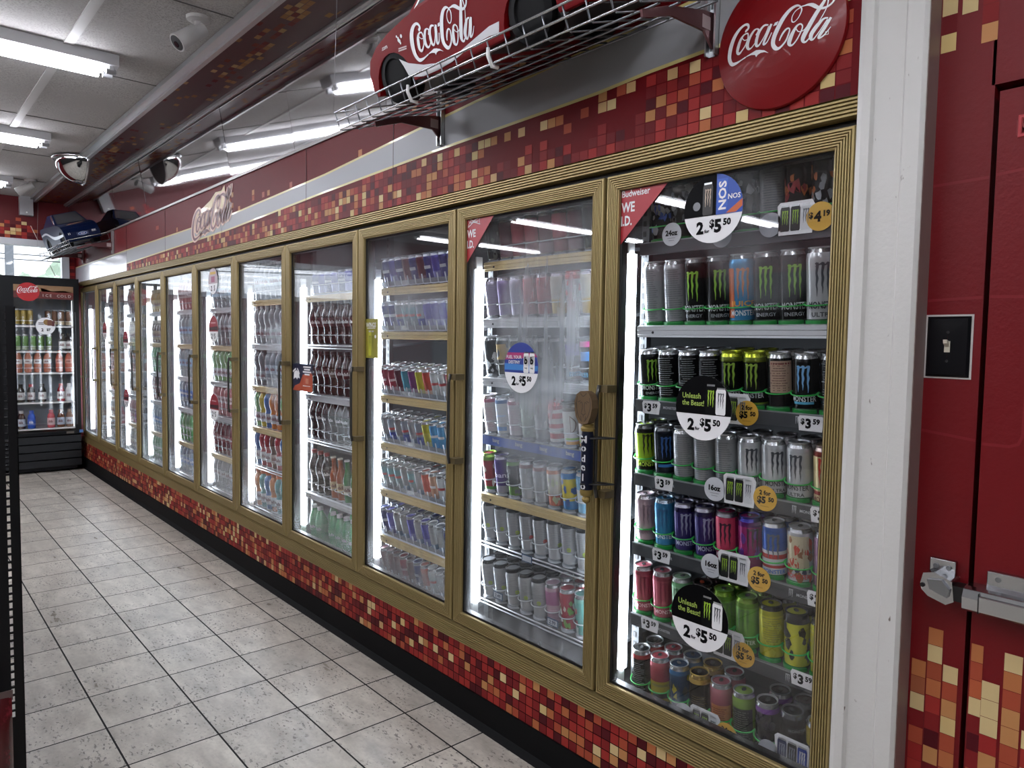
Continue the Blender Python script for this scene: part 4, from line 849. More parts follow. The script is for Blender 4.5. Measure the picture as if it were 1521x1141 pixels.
def shelf(k, idx, z, lean, rail, lanes, pitch, ret, r, tags=(), word=None):
    x0, x1 = XK(k)+.072, XK(k-1)-.03; xm = (x0+x1)/2
    s = thing('cooler_shelf', f'{"sloping" if lean > .05 else "flat"} drink shelf, {ORD[idx]} from the top, {DOORN[k]}', 'shelf', (xm, Y0, z), f'shelves behind the {DN[k]} cooler door')
    ca, sa = math.cos(lean), math.sin(lean); dpt = .5
    def dk_(x, d, h): return (x, Y0+d*ca-h*sa, z+d*sa+h*ca)
    q = MB(); dm_ = mat('#55585b', .5, .3)
    for a, b, h0, h1 in ((x0, x1, -.012, -.002),):
        v = [dk_(a, 0, h0), dk_(b, 0, h0), dk_(b, dpt, h0), dk_(a, dpt, h0), dk_(a, 0, h1), dk_(b, 0, h1), dk_(b, dpt, h1), dk_(a, dpt, h1)]
        q.add(v, [(0,3,2,1),(4,5,6,7),(0,1,5,4),(1,2,6,5),(2,3,7,6),(3,0,4,7)], dm_)
    part(q, 'shelf_deck', s)
    if rail:
        q = MB(); rm_ = mat(RAILS[rail], .4, .15); y = Y0-.013
        if rail == 'wire':
            for dz in (0, -.014): q.tube([(x0, y, z+dz), (x1, y, z+dz)], .003, SILV, 6)
        elif rail in ('gold', 'white'):
            q.prism([(y+.008, z-.034), (y, z-.034), (y+.001, z-.028), (y-.002, z-.026), (y-.002, z-.016), (y, z-.014), (y-.003, z-.012), (y-.003, z-.002), (y+.008, z+.002)], lambda u_, v_: (x0, u_, v_), lambda u_, v_: (x1, u_, v_), rm_)
            q.cyl((x0+.06, y-.004, z-.02), (x0+.06, y, z-.02), .004, BLACK, 8)
        else: q.box((x0, y, z-.034), (x1, y+.01, z+.003), rm_); q.box((x0, y-.001, z+.001), (x1, y+.01, z+.004), mat('#8a8d90', .4, .3))
        if word:
            n, wd_, h_ = word
            for i in range(n):
                xx = x0+(x1-x0)*(i+.5)/n; text(q, wd_, Yp(y-.0012), xx+.02, z-.015, h_, mat('#b9bcc0', .5), .02)
                if wd_ == 'MONSTER': claw(q, Yp(y-.0012), xx-.02, z-.014, .014, .02, mat('#b9bcc0', .5))
        part(q, 'price_rail', s)
        if rail == 'gold' and k == 3:
            q = MB(); a = [(x0+.01, Y0-.012, z+.004), (x1, Y0-.012, z+.004), (x1, Y0+.014, z+.026), (x0+.01, Y0+.014, z+.026)]
            q.add(a, [(0, 1, 2, 3)], mat('#b9bec8', .3))
            tf = lambda u_, v_: (u_, Y0-.0125+(v_/.034)*.026, z+.0045+(v_/.034)*.022)
            rr_ = random.Random(int(z*1000))
            u_ = x0+.02
            while u_ < x1-.06:
                l = rr_.choice([.03, .045, .06]); h_ = rr_.uniform(.012, .018); rect(q, u_, .017-h_/2, u_+l, .017+h_/2, tf, mat(rr_.choice(['#2c3140', '#4a5060', '#23283a', '#8a3a3c']), .5)); u_ += l+.008
            part(q, 'price_strip', s)
    if ret:
        me = retainer(ret, pitch, r)
        for lx in lanes:
            o = bpy.data.objects.new('lane_retainer', me); COL.objects.link(o); o.parent = s; o.location = (lx-xm, 0, 0); o.rotation_euler = (lean, 0, 0)
    y = Y0-.0155
    for tg in tags:
        kind, x, tz = tg[:3]; q = MB(); A, B = Yp(y), Yp(y-.0006)
        if kind == '359':
            q.prism([(x-.03, tz-.019), (x+.03, tz-.019), (x+.034, tz+.012), (x+.03, tz+.02), (x-.03, tz+.02), (x-.034, tz+.012)], Yp(y), Yp(y+.001), SW)
            text(q, '$', B, x-.021, tz+.004, .017, INK, .04); text(q, '3', B, x-.006, tz, .026, INK, .05); text(q, '59', B, x+.015, tz+.006, .015, INK, .05); part(q, 'price_tag', s, 'white $3.59 price tag')
        elif kind == '2for':
            q.prism([(x+.034*math.cos(2*PI*i/32), tz+.034*math.sin(2*PI*i/32)) for i in range(32)], Yp(y-.002), Yp(y-.001), GOLD_Y); B2 = Yp(y-.0026)
            text(q, '2 for', B2, x, tz+.015, .013, INK, .04); text(q, '$5', B2, x-.010, tz-.006, .022, INK, .05); text(q, '50', B2, x+.018, tz-.001, .013, INK, .05); rect(q, x-.012, tz-.022, x+.012, tz-.0205, B2, mat('#a07a2a', .5)); part(q, 'price_tag', s, 'gold round 2 for $5.50 tag')
        elif kind == '419':
            q.prism([(x+.036*math.cos(2*PI*i/32), tz+.036*math.sin(2*PI*i/32)) for i in range(32)], Yp(y-.002), Yp(y-.001), GOLD_Y); B2 = Yp(y-.0026)
            text(q, '$', B2, x-.023, tz+.003, .018, INK, .04); text(q, '4', B2, x-.006, tz, .027, INK, .05); text(q, '19', B2, x+.017, tz+.006, .016, INK, .05); part(q, 'price_tag', s, 'gold round $4.19 tag')
        elif kind in ('16oz', '24oz'):
            q.prism([(x+.034*math.cos(2*PI*i/32), tz+.034*math.sin(2*PI*i/32)) for i in range(32)], Yp(y-.001), Yp(y), mat('#d5d7db', .5)); B2 = Yp(y-.0017)
            text(q, kind, B2, x, tz+.004, .017, INK, .05); rect(q, x-.014, tz-.012, x+.014, tz-.0105, B2, mat('#8a8d92', .5)); rect(q, x-.01, tz-.019, x+.01, tz-.0175, B2, mat('#8a8d92', .5)); part(q, 'size_tag', s, 'white round %s tag' % kind)
        elif kind == 'blank':
            q.prism([(x+.032*math.cos(2*PI*i/32), tz+.032*math.sin(2*PI*i/32)) for i in range(32)], Yp(y-.001), Yp(y), mat('#a9adb3', .5)); part(q, 'size_tag', s, 'plain pale round tag')
        elif kind in ('cans', 'nosc'):
            q.prism([(x-.045, tz-.042), (x+.045, tz-.042), (x+.05, tz+.03), (x+.042, tz+.042), (x-.042, tz+.042), (x-.05, tz+.034)], Yp(y-.001), Yp(y), SW); B2 = Yp(y-.0017)
            for i, (bc, cc) in enumerate((('#17191a', '#9cc43a'), ('#17191a', '#9cc43a'), ('#d9dbdd', '#6a6e74')) if kind == 'cans' else (('#16204a', '#8a8f9a'), ('#16181c', '#8a8f9a'), ('#1f3f9a', '#d8dae0'))):
                canpic(q, B2, Yp(y-.0024), x-.028+i*.028, tz, .026, .066, mat(bc, .4), mat(cc, .5))
            part(q, 'size_tag', s, 'white edged card of three cans')
        elif kind == 'tag':
            q.prism([(x-.028, tz-.014), (x+.028, tz-.014), (x+.028, tz+.014), (x-.028, tz+.014)], Yp(y-.001), Yp(y), mat('#2c4a6a', .5)); rect(q, x-.024, tz-.010, x+.024, tz+.010, Yp(y-.0015), mat('#b9c0c8', .5)); text(q, tg[3], Yp(y-.002), x, tz, .014, mat('#1c2c4a', .5), .02); part(q, 'price_tag', s)
    return dk_
def stock(k, idx, z, lean, items, pitch, x_start, kind, back=(), ret='clear', rail='white', tags=(), word=None, rr=None, hh=None, sp=(.1, .9), shelfname=None):
    n = len(items); lanes = [x_start+pitch*i for i in range(n)]
    r = rr or (R16 if kind == 'can' else BOT[items[0][0]][0])
    dk_ = shelf(k, idx, z, lean, rail, lanes, pitch, ret, r, tags, word)
    rnd = random.Random(k*100+idx)
    for row in (0,)+tuple(back):
        for i, it in enumerate(items):
            if it is None: continue
            if row > 0 and isinstance(back, dict) and i not in back[row]: continue
            p = dk_(lanes[i], r+.003+row*(2*r+.004), 0.0008)
            uniq = row == 0 and items.count(it) == 1
            where = (f'{ORD[idx]} shelf down, {DOORN[k]}' if uniq else f'{ORD[i+1]} from light strip, {ORD[idx]} shelf, {DOORN[k]}')
            grp = f'{"cans" if kind == "can" else "bottles"} behind the {DN[k]} cooler door'
            spin = rnd.uniform(*sp)
            if kind == 'can':
                lb = f'{CANS[it][0]}, {where}' if row == 0 else f'{CANS[it][0].split()[0]} can in back row, {where}'
                put_can(it, r, hh or H16, p, lean, spin, lb, grp, 2 if k == 1 else 1 if (k <= 3) else 0)
            else:
                kd, wrd, liq, lab, cap = it
                lb = f'{wrd}, {where}' if row == 0 else f'{wrd.split()[0]} bottle in back row, {where}'
                put_bottle(kd, liq, lab, cap, p, lean, spin, lb, grp, parts=(row == 0))
LX = -1.412; PT = .0725; L1 = math.radians(6)
stock(1, 1, 1.767, L1, ['kblu2', 'kflow', 'kflow', 'kred', 'kflow', 'sgrey', 'kred', 'kfire', 'kblu2'], PT, LX+.03, 'can', ret='green', rail='grey', rr=.0345, hh=.178,
      tags=[('24oz', -1.314, 1.786), ('419', -.866, 1.786), ('cans', -.931, 1.79), ('blank', -1.0, 1.779), ('blank', -1.145, 1.765)])
stock(1, 2, 1.517, L1, ['sgrey', 'sgrey', 'kgreen', 'kgreen', 'juice', 'kgreen', 'kgreen', 'sclaw', 'sclaw'], PT+.002, LX+.012, 'can', ret='green', rail='white', rr=.0345, hh=.195)
stock(1, 3, 1.287, L1, ['kgreen', 'ktext', 'ktext', 'ktext', 'kyel', 'kyel', 'ktan', 'kblue', 'ktext'], PT, LX-.002, 'can', back={1: range(9)}, ret='green', rail='grey', word=(3, 'MONSTER', .008), tags=[('359', -1.373, 1.268), ('cans', -1.09, 1.288), ('2for', -1.048, 1.279), ('359', -.87, 1.267)])
stock(1, 4, 1.055, L1, ['lime', 'navy', 'sgrey', 'sgrey', 'sgrey', 'sclaw', 'sclaw', 'sclaw', 'cream'], PT, LX-.01, 'can', back={1: range(9)}, ret='green', rail='grey', word=(3, 'MONSTER', .008), tags=[('359', -1.318, 1.042), ('16oz', -1.141, 1.055), ('cans', -1.064, 1.065), ('2for', -.986, 1.056), ('359', -.828, 1.038)])
stock(1, 5, .835, L1, ['pinkgrey', 'blue', 'purple', 'purple', 'magenta', 'magpur', 'flag', 'art', 'mauve'], PT, LX, 'can', back={1: range(9)}, ret='green', rail='grey', word=(3, 'MONSTER', .008), tags=[('359', -1.32, .820), ('16oz', -1.144, .834), ('cans', -1.073, .846), ('2for', -.995, .834), ('359', -.828, .822)])
stock(1, 6, .608, L1, ['pink', 'pink', 'mint', 'kredlid', 'green', 'green', 'yellow', 'yelk', 'yellow'], PT, LX, 'can', back={1: range(3, 9)}, ret='green', rail='grey', word=(3, 'MONSTER', .008), tags=[('359', -1.356, .596), ('cans', -1.082, .626), ('2for', -1.033, .612), ('359', -.863, .603)])
stock(1, 7, .338, L1, ['kredrim', 'pinkyel', 'blueyel', 'goldk', 'pinkor', 'greenk', 'purplek', 'kplain', 'knos'], PT, LX, 'can', back={1: (0, 1, 2, 3, 4, 6, 7)}, ret='green', rail='gold', tags=[('359', -1.361, .352), ('16oz', -1.219, .366), ('cans', -1.149, .368), ('2for', -1.076, .366), ('blank', -.949, .374), ('nosc', -.884, .395)])
L2 = math.radians(8.5); X2 = -2.176
stock(2, 1, 1.765, L2, ['kmist', 'rdark', 'pred', 'pred', 'rdark', 'pred', 'rdark', 'kmist'], PT, X2, 'can', rail='gold')
stock(2, 2, 1.548, L2, ['pcan', 'pviolet', 'pcan', 'pred', 'pred', 'pbeige', 'redtxt', 'pbeige'], PT, X2, 'can', rail='white')
stock(2, 3, 1.322, L2, ['kstripe', 'kgold', 'kmist', 'kmist', 'kmist', 'kmist', 'kpur', 'kpink'], PT, X2, 'can', rail='white')
stock(2, 4, 1.096, L2, ['pwhite', 'pblue', 'pwhite', 'pgrn', 'pgry', 'rwred', 'bow', 'bow'], PT, X2, 'can', rail='blue', word=(5, 'bang', .02))
stock(2, 5, .868, L2, ['grred', 'purpt', 'kgrn2', 'pgry', 'pgry', 'orwh', 'bluyel', 'ltblue'], PT, X2, 'can', rail='gold')
stock(2, 6, .676, L2, ['gwhite', 'gwhite', 'gwhite', 'gwred', 'gwred', 'gwhite', 'gwhite', 'gwhite'], PT, X2+.004, 'can', rail='wire', tags=[('tag', -1.92, .668, '')])
stock(2, 7, .446, L2, ['gwhite', 'gwhite', 'gwhite', 'gwhite', 'gwhite', 'pinkw', 'wmelon', 'teal'], PT, X2+.004, 'can', back={1: range(8)}, rail='wire', tags=[('tag', -2.08, .485, '3.49'), ('tag', -1.78, .472, '2.99')])
L3 = math.radians(14); X3 = -2.93; P3 = .0565
slim = dict(rr=.0265, hh=.135, ret='uclear', sp=(-.2, 1.0))
A3 = [(1.70, ['rblue', 'rviol', 'rblue', 'rdark', 'rblue', 'rdark', 'rblue', 'rviol', 'rblue', 'rblue'], ()),
      (1.498, ['rblue', 'rblue', 'rsilv', 'rteal', 'rteal', 'rsilv', 'rviol', 'rviol', 'rviol', 'rsilv'], ()),
      (1.203, ['rred', 'rred', 'rdark', 'rtq', 'rpur', 'ryel', 'ror', 'rwht', 'rwht', 'rred'], {1: range(10)}),
      (.978, ['rgry', 'rsilv', 'rgry', 'rsilv', 'rgry', 'rsilv', 'ryel', 'rsky', 'rsky', 'rgry'], {1: range(10)}),
      (.760, ['rteal', 'rteal', 'rteal', 'rgry', 'rteal', 'rgry', 'ror', 'rpeach', 'rwht', 'rgry'], {1: range(10)}),
      (.540, ['rblue', 'rviol', 'rgry', 'rgry', 'rviol', 'rgry', 'rviol', 'rgry', 'rgry', 'rblue'], {1: range(10)}),
      (.345, ['rdark', 'rdark', 'rdark', 'rred', 'rdark', 'rblue', 'ror', 'rwht', 'rgry', 'rdark'], {1: range(10)})]
for i, (z, it, bk) in enumerate(A3): stock(3, i+1, z, L3, it, P3, X3, 'can', back=bk, rail='gold', **slim)
L4 = math.radians(6)
co = ('cola', 'dark brown cola bottle', '#23140f', '#4a1c1e', '#3a3030'); cg = ('glass', 'green glass bottle', '#1f6a35', '#c9c6b4', '#c8c8c4'); cd_ = ('cola', 'dark bottle with green tint', '#14231c', '#3a4a40', '#8a8c8a')
cb_ = ('glass', 'amber glass bottle', '#9a4a1c', '#c9b28a', '#c9c2b0'); cz_ = ('cola', 'black cola bottle', '#101012', '#1a1a1c', '#8a1c20'); cv = ('soda', 'green bottle with white cap', '#3f9a5a', '#5aa86a', '#d4d6d4')
X4 = -3.70
stock(4, 1, 1.692, L4, ['rblue', 'rviol', 'rblue', 'rviol', 'rblue', 'rviol'], .073, X4+.02, 'can', rail='gold', rr=.033, hh=.125)
stock(4, 2, 1.425, L4, [co]*7, .0735, X4, 'bottle', rail='wire')
stock(4, 3, 1.157, L4, [co, co, co, ('cola', 'paler brown cola bottle', '#3a2a22', '#6a5a50', '#4a4040'), co, co, co], .0735, X4, 'bottle', rail='white')
stock(4, 4, .910, L4, [cz_, cz_, cz_, cd_, cd_, cd_, cg], .0735, X4, 'bottle', rail='wire')
stock(4, 5, .612, L4, [cz_, cz_, cz_, cb_, cb_, cg, cg], .0735, X4, 'bottle', rail='white')
stock(4, 6, .305, L4, [cv, cv, None, cv, cv, cv, cv], .0735, X4, 'bottle', back={1: (1, 4)}, ret=None, rail='wire')
X5 = XK(5)+.11
def sp_(w, l, b='#c8ccd0', c='#d0682c'): return ('sport', w+' sports drink bottle', l, b, c)
wt = ('water', 'clear water bottle', '#7d8d96', '#a9bcc8', '#d4d8da')
sr, sb, sg, so, sy = sp_('red', '#9a2a36'), sp_('blue', '#2f6aa8'), sp_('pale green', '#7fae7a'), sp_('orange', '#c2722a'), sp_('yellow', '#b9a83a')
stl = sp_('teal', '#3f8a8c')
stock(5, 1, 1.69, L4, [wt]*6, .0745, X5, 'bottle', rail='gold')
stock(5, 2, 1.42, L4, [('sport', 'grey sports drink bottle', '#8a9498', '#aab4b8', '#b9bec0')]*6, .0775, X5, 'bottle', rail='white')
stock(5, 3, 1.16, L4, [('sport', 'smoky sports drink bottle', '#5f696e', '#9aa4a8', '#9a9ea0'), ('sport', 'smoky sports drink bottle', '#5f696e', '#9aa4a8', '#9a9ea0'), wt, wt, wt, wt], .0775, X5, 'bottle', rail='gold')
stock(5, 4, .902, L4, [sg, sy, sb, so, so, sg], .0775, X5, 'bottle', rail='gold')
stock(5, 5, .658, L4, [sb, sr, sr, ('sport', 'brown sports drink bottle', '#5a3a30', '#b9a8a0', '#8a4a30'), sr, sb], .0775, X5, 'bottle', rail='wire')
stock(5, 6, .395, L4, [so, stl, sb, so, stl, stl], .0775, X5, 'bottle', back={1: (0, 2, 3)}, rail='wire')
def lane_x(k): return XK(k)+.11
sd = lambda w, l, b, c='#c9cbcc': ('soda', w+' soda bottle', l, b, c)
dkb, gyb, pkb, rdb, clb, gnb, blb = sd('dark', '#2a1a18', '#5a2226'), sd('grey', '#8a9094', '#b9bec2'), sd('pink', '#b06a6c', '#c9b2b4'), sd('dark red', '#5a1a22', '#8a4a50'), ('water', 'clear water bottle', '#93a2a8', '#8fb0cc', '#cfd4d8'), sd('green', '#3a8a4a', '#6aa870', '#d0d4d0'), ('water', 'blue labelled water bottle', '#7a92a4', '#2f6ab0', '#c0d0dc')
brn, wht, yel = ('juice', 'brown juice bottle', '#5a3a22', '#b9a07a', '#d4d0c4'), ('juice', 'white juice bottle', '#b9bab4', '#d8d4c4', '#c8c4b4'), ('juice', 'yellow juice bottle', '#b08a2a', '#d4c084', '#c9b88a')
for k, rows, n in ((6, [(1.66, clb), (1.40, gyb), (1.15, sg), (.91, pkb), (.64, rdb), (.39, gyb)], 5), (7, [(1.66, pkb), (1.40, clb), (1.15, clb), (.91, blb), (.64, gnb), (.39, blb)], 4),
                   (8, [(1.66, yel), (1.40, brn), (1.15, gnb), (.91, rdb), (.64, blb), (.39, gnb)], 4), (9, [(1.66, rdb), (1.40, wht), (1.15, gyb), (.91, wht), (.64, pkb), (.39, wht)], 3),
                   (10, [(1.66, dkb), (1.40, wht), (1.15, gyb), (.91, yel), (.64, wht), (.39, gyb)], 3)):
    for i, (z, it) in enumerate(rows): stock(k, i+1, z, L4, [it]*n, .078, lane_x(k), 'bottle', rail=['white', 'gold', 'white'][i % 3], ret='clear')
# ================================================================== CEILING LAMPS, CAMERAS, MIRROR
TUBE = emit('#f4f6ff', 13.)
pl_ = mat('#b9b9bb', .5)
for r_, (ya, yb) in enumerate(((-.70, -3.12), (-3.75, -6.1))):
    for i in range(6):
        x = -8.28+1.965*i
        nm = ['first from the window wall', 'second from the window wall', 'third from the window wall', 'fourth from the window wall', 'fifth from the window wall', 'sixth from the window wall'][i]
        t = thing('ceiling_light', f'white strip ceiling light {"beside the cooler aisle" if r_ == 0 else "over the store front"}, {nm}', 'ceiling light', (x, ya, 2.92), 'fluorescent strip lights on the ceiling')
        q = MB(); q.prism([(x-.075, 2.92), (x-.07, 2.866), (x-.03, 2.858), (x+.03, 2.858), (x+.07, 2.866), (x+.075, 2.92)], lambda u_, v_: (u_, ya, v_), lambda u_, v_: (u_, yb, v_), pl_); part(q, 'lamp_housing', t)
        for dx in (-.04, .04):
            part(MB().cyl((x+dx, ya-.075, 2.838), (x+dx, yb+.05, 2.838), .0165, TUBE, 10), 'lamp_tube', t)
            for y in (ya-.01, yb+.05): q = MB(); q.cyl((x+dx, y, 2.838), (x+dx, y-.045, 2.838), .014, mat('#8f8f92', .4), 10); q.box((x+dx-.012, y-.03, 2.838), (x+dx+.012, y-.01, 2.862), pl_); part(q, 'tube_socket', t)
def cctv(px_, y, z, aim, lb, sc=1.):
    t = thing('security_camera', lb, 'camera', (px_, y, z), 'security cameras on the ceiling')
    w_ = mat('#b4b2b0', .45)
    part(MB().lathe([(.052*sc, 0), (.05*sc, -.014*sc), (.03*sc, -.02*sc)][::-1], w_, 24, Matrix.Translation((px_, y, z))), 'mount_plate', t)
    q = MB().cyl((px_, y, z-.015*sc), (px_, y, z-.075*sc), .016*sc, w_, 14); part(q, 'mount_arm', t)
    a = Vector(aim).normalized(); c0 = Vector((px_, y, z-.065*sc))-a*.01
    q = MB().cyl(c0-a*.02*sc, c0+a*.115*sc, .031*sc, w_, 22, .036*sc); q.cyl(c0+a*.03*sc+Vector((0, 0, .006)), c0+a*.14*sc+Vector((0, 0, .006)), .035*sc, w_, 22, .041*sc); part(q, 'camera_body', t)
    q = MB().cyl(c0+a*.140*sc+Vector((0, 0, .006)), c0+a*.1415*sc+Vector((0, 0, .006)), .034*sc, BLACK, 22); q.cyl(c0+a*.1412*sc, c0+a*.144*sc, .014*sc, mat('#2a2c30', .1, 0, 1), 16); part(q, 'camera_lens', t)
cctv(-3.52, -.545, 2.92, (.1, -.75, -.65), 'white bullet security camera on ceiling near the second strip light')
cctv(-8.24, -.56, 2.92, (-.3, -.75, -.5), 'white bullet security camera on ceiling near the far red wall')
q = MB(); q.box((fx, -.52, 2.72), (fx+.09, -.40, 2.92), mat('#9a989a', .5)); q.cyl((fx+.09, -.46, 2.75), (fx+.094, -.46, 2.75), .008, WHITE, 10)
solid(q, 'wall_sensor', 'small grey sensor box on far red wall below ceiling', 'sensor', (fx+.02, -.46, 2.92))
t = thing('convex_mirror', 'silver half dome security mirror under the ceiling edge', 'mirror', (-6.95, -.36, 2.9), None)
q = MB(); R = .205; vs = []; nA, nB = 20, 12
for i in range(nB+1):
    for j in range(nA+1):
        th = PI/2*i/nB; ph = PI+PI*j/nA
        vs.append((-6.95+R*math.cos(th)*math.cos(ph), -.37+R*math.cos(th)*math.sin(ph), 2.905-R*.95*math.sin(th)))
q.add(vs, [(i*(nA+1)+j, i*(nA+1)+j+1, (i+1)*(nA+1)+j+1, (i+1)*(nA+1)+j) for i in range(nB) for j in range(nA)], mat('#c4c6c8', .06, 1.), True); part(q, 'mirror_dome', t)
rim = [(-6.95+(R+.006)*math.cos(PI+PI*j/24), -.37+(R+.006)*math.sin(PI+PI*j/24), 2.902) for j in range(25)]; rim2 = [(-6.95+(R+.004)*math.cos(PI+PI*j/24), -.368, 2.905+(R*.95+.004)*math.sin(PI+PI*j/24)) for j in range(25)]
part(MB().tube(rim, .011, CHROME, 8), 'mirror_rim', t); part(MB().tube(rim2, .008, CHROME, 8), 'mirror_rim', t)
part(MB().poly([(math.cos(PI+PI*j/24)*R, math.sin(PI+PI*j/24)*R*.95) for j in range(25)], lambda a, b: (-6.95+a, -.362, 2.905+b), DKSTEEL), 'back_plate', t)
# ================================================================== WIRE DISPLAY SHELVES AND TOY CARS
EF = Vector((0, -.949, -.316)); EU = Vector((0, -.316, .949)); SC = Vector((0, -.2, 2.297))
def wire_shelf(x0, x1, br, lb, grp):
    t = thing('wire_shelf', lb, 'shelf', ((x0+x1)/2, 0, 2.35), grp)
    def W(x, d, h): v = SC+EF*d+EU*h; return (x, v.y, v.z)
    wm_ = mat('#b4b6b8', .25, .85); wd_ = mat('#7c7e82', .35, .85); q = MB()
    for d in (-.165, -.085, 0, .085): q.tube([W(x0, d, -.004), W(x1, d, -.004)], .0032, wd_, 6)
    n = int((x1-x0)/.073)
    for i in range(n+1):
        x = x0+(x1-x0)*i/n; q.tube([W(x, -.165, 0), W(x, .155, 0), W(x, .165, .008), W(x, .167, .066)], .0025, wd_, 5)
    part(q, 'wire_deck', t); q = MB()
    for h in (.066, .034): q.tube([W(x0, .169, h), W(x1, .169, h)], .0038, wm_, 6)
    q.tube([W(x0, .166, .004), W(x1, .166, .004)], .003, wm_, 6)
    for x in (x0, x1): q.tube([W(x, .169, .066), W(x, -.165, .066), W(x, -.165, 0)], .0035, wm_, 6)
    part(q, 'front_fence', t)
    for x in br[1]: q = MB(); q.tube([W(x, .171, .045), W(x, .178, .025), W(x, .172, -.004), W(x+.0, .15, -.010)], .0055, WHITE, 6); part(q, 'white_clip', t)
    st_ = mat('#5c5a5c', .45, .6)
    for x in br[0]:
        q = MB(); q.box((x-.016, -.020, 2.225), (x-.011, -.001, 2.434), SILV); q.box((x+.011, -.020, 2.225), (x+.016, -.001, 2.434), SILV); q.box((x-.016, -.004, 2.225), (x+.016, 0, 2.434), STEEL)
        for i in range(8): q.box((x-.009, -.0045, 2.24+i*.027), (x-.003, -.004, 2.255+i*.027), BLACK); q.box((x+.003, -.0045, 2.24+i*.027), (x+.009, -.004, 2.255+i*.027), BLACK)
        part(q, 'wall_standard', t)
        q = MB(); q.prism([(-.004, 2.245), (-.012, 2.245), (-.05, 2.278), (-.19, 2.275), (-.30, 2.238), (-.305, 2.255), (-.20, 2.296), (-.05, 2.33), (-.004, 2.335)], lambda u_, v_: (x-.0035, u_, v_), lambda u_, v_: (x+.0035, u_, v_), mat('#6d4a4c', .35, .7)); q.box((x+.0035, -.06, 2.285), (x+.0045, -.025, 2.318), mat('#b9a8a8', .5)); part(q, 'shelf_bracket', t)
    solid(MB().tube([W(x0, .172, .071), (x0-.005, W(x0, .172, 0)[1]+.0, 2.892)], .0012, mat('#9a9698', .4, .5), 4), 'hanging_wire', f'thin wire from the ceiling edge down to shelf under {"red" if x0 > -5 else "blue"} toy car', 'wire', (x0, W(x0, .172, 0)[1], 2.892))
    return t
wire_shelf(-2.52, -1.10, ((-2.36, -1.135), (-2.03, -1.62)), 'chrome wire shelf under the red toy race car', 'wire display shelves above coolers')
wire_shelf(-9.2, -7.56, ((-8.9, -7.61), (-8.5,)), 'chrome wire shelf under the blue toy race car by far window', 'wire display shelves above coolers')
def plane_hit(px, py, p0, nrm):
    d = FW+RT*((px-760.5)/F_PX)+UP*((570.5-py)/F_PX); return CAM+d*((p0-CAM).dot(nrm)/d.dot(nrm))
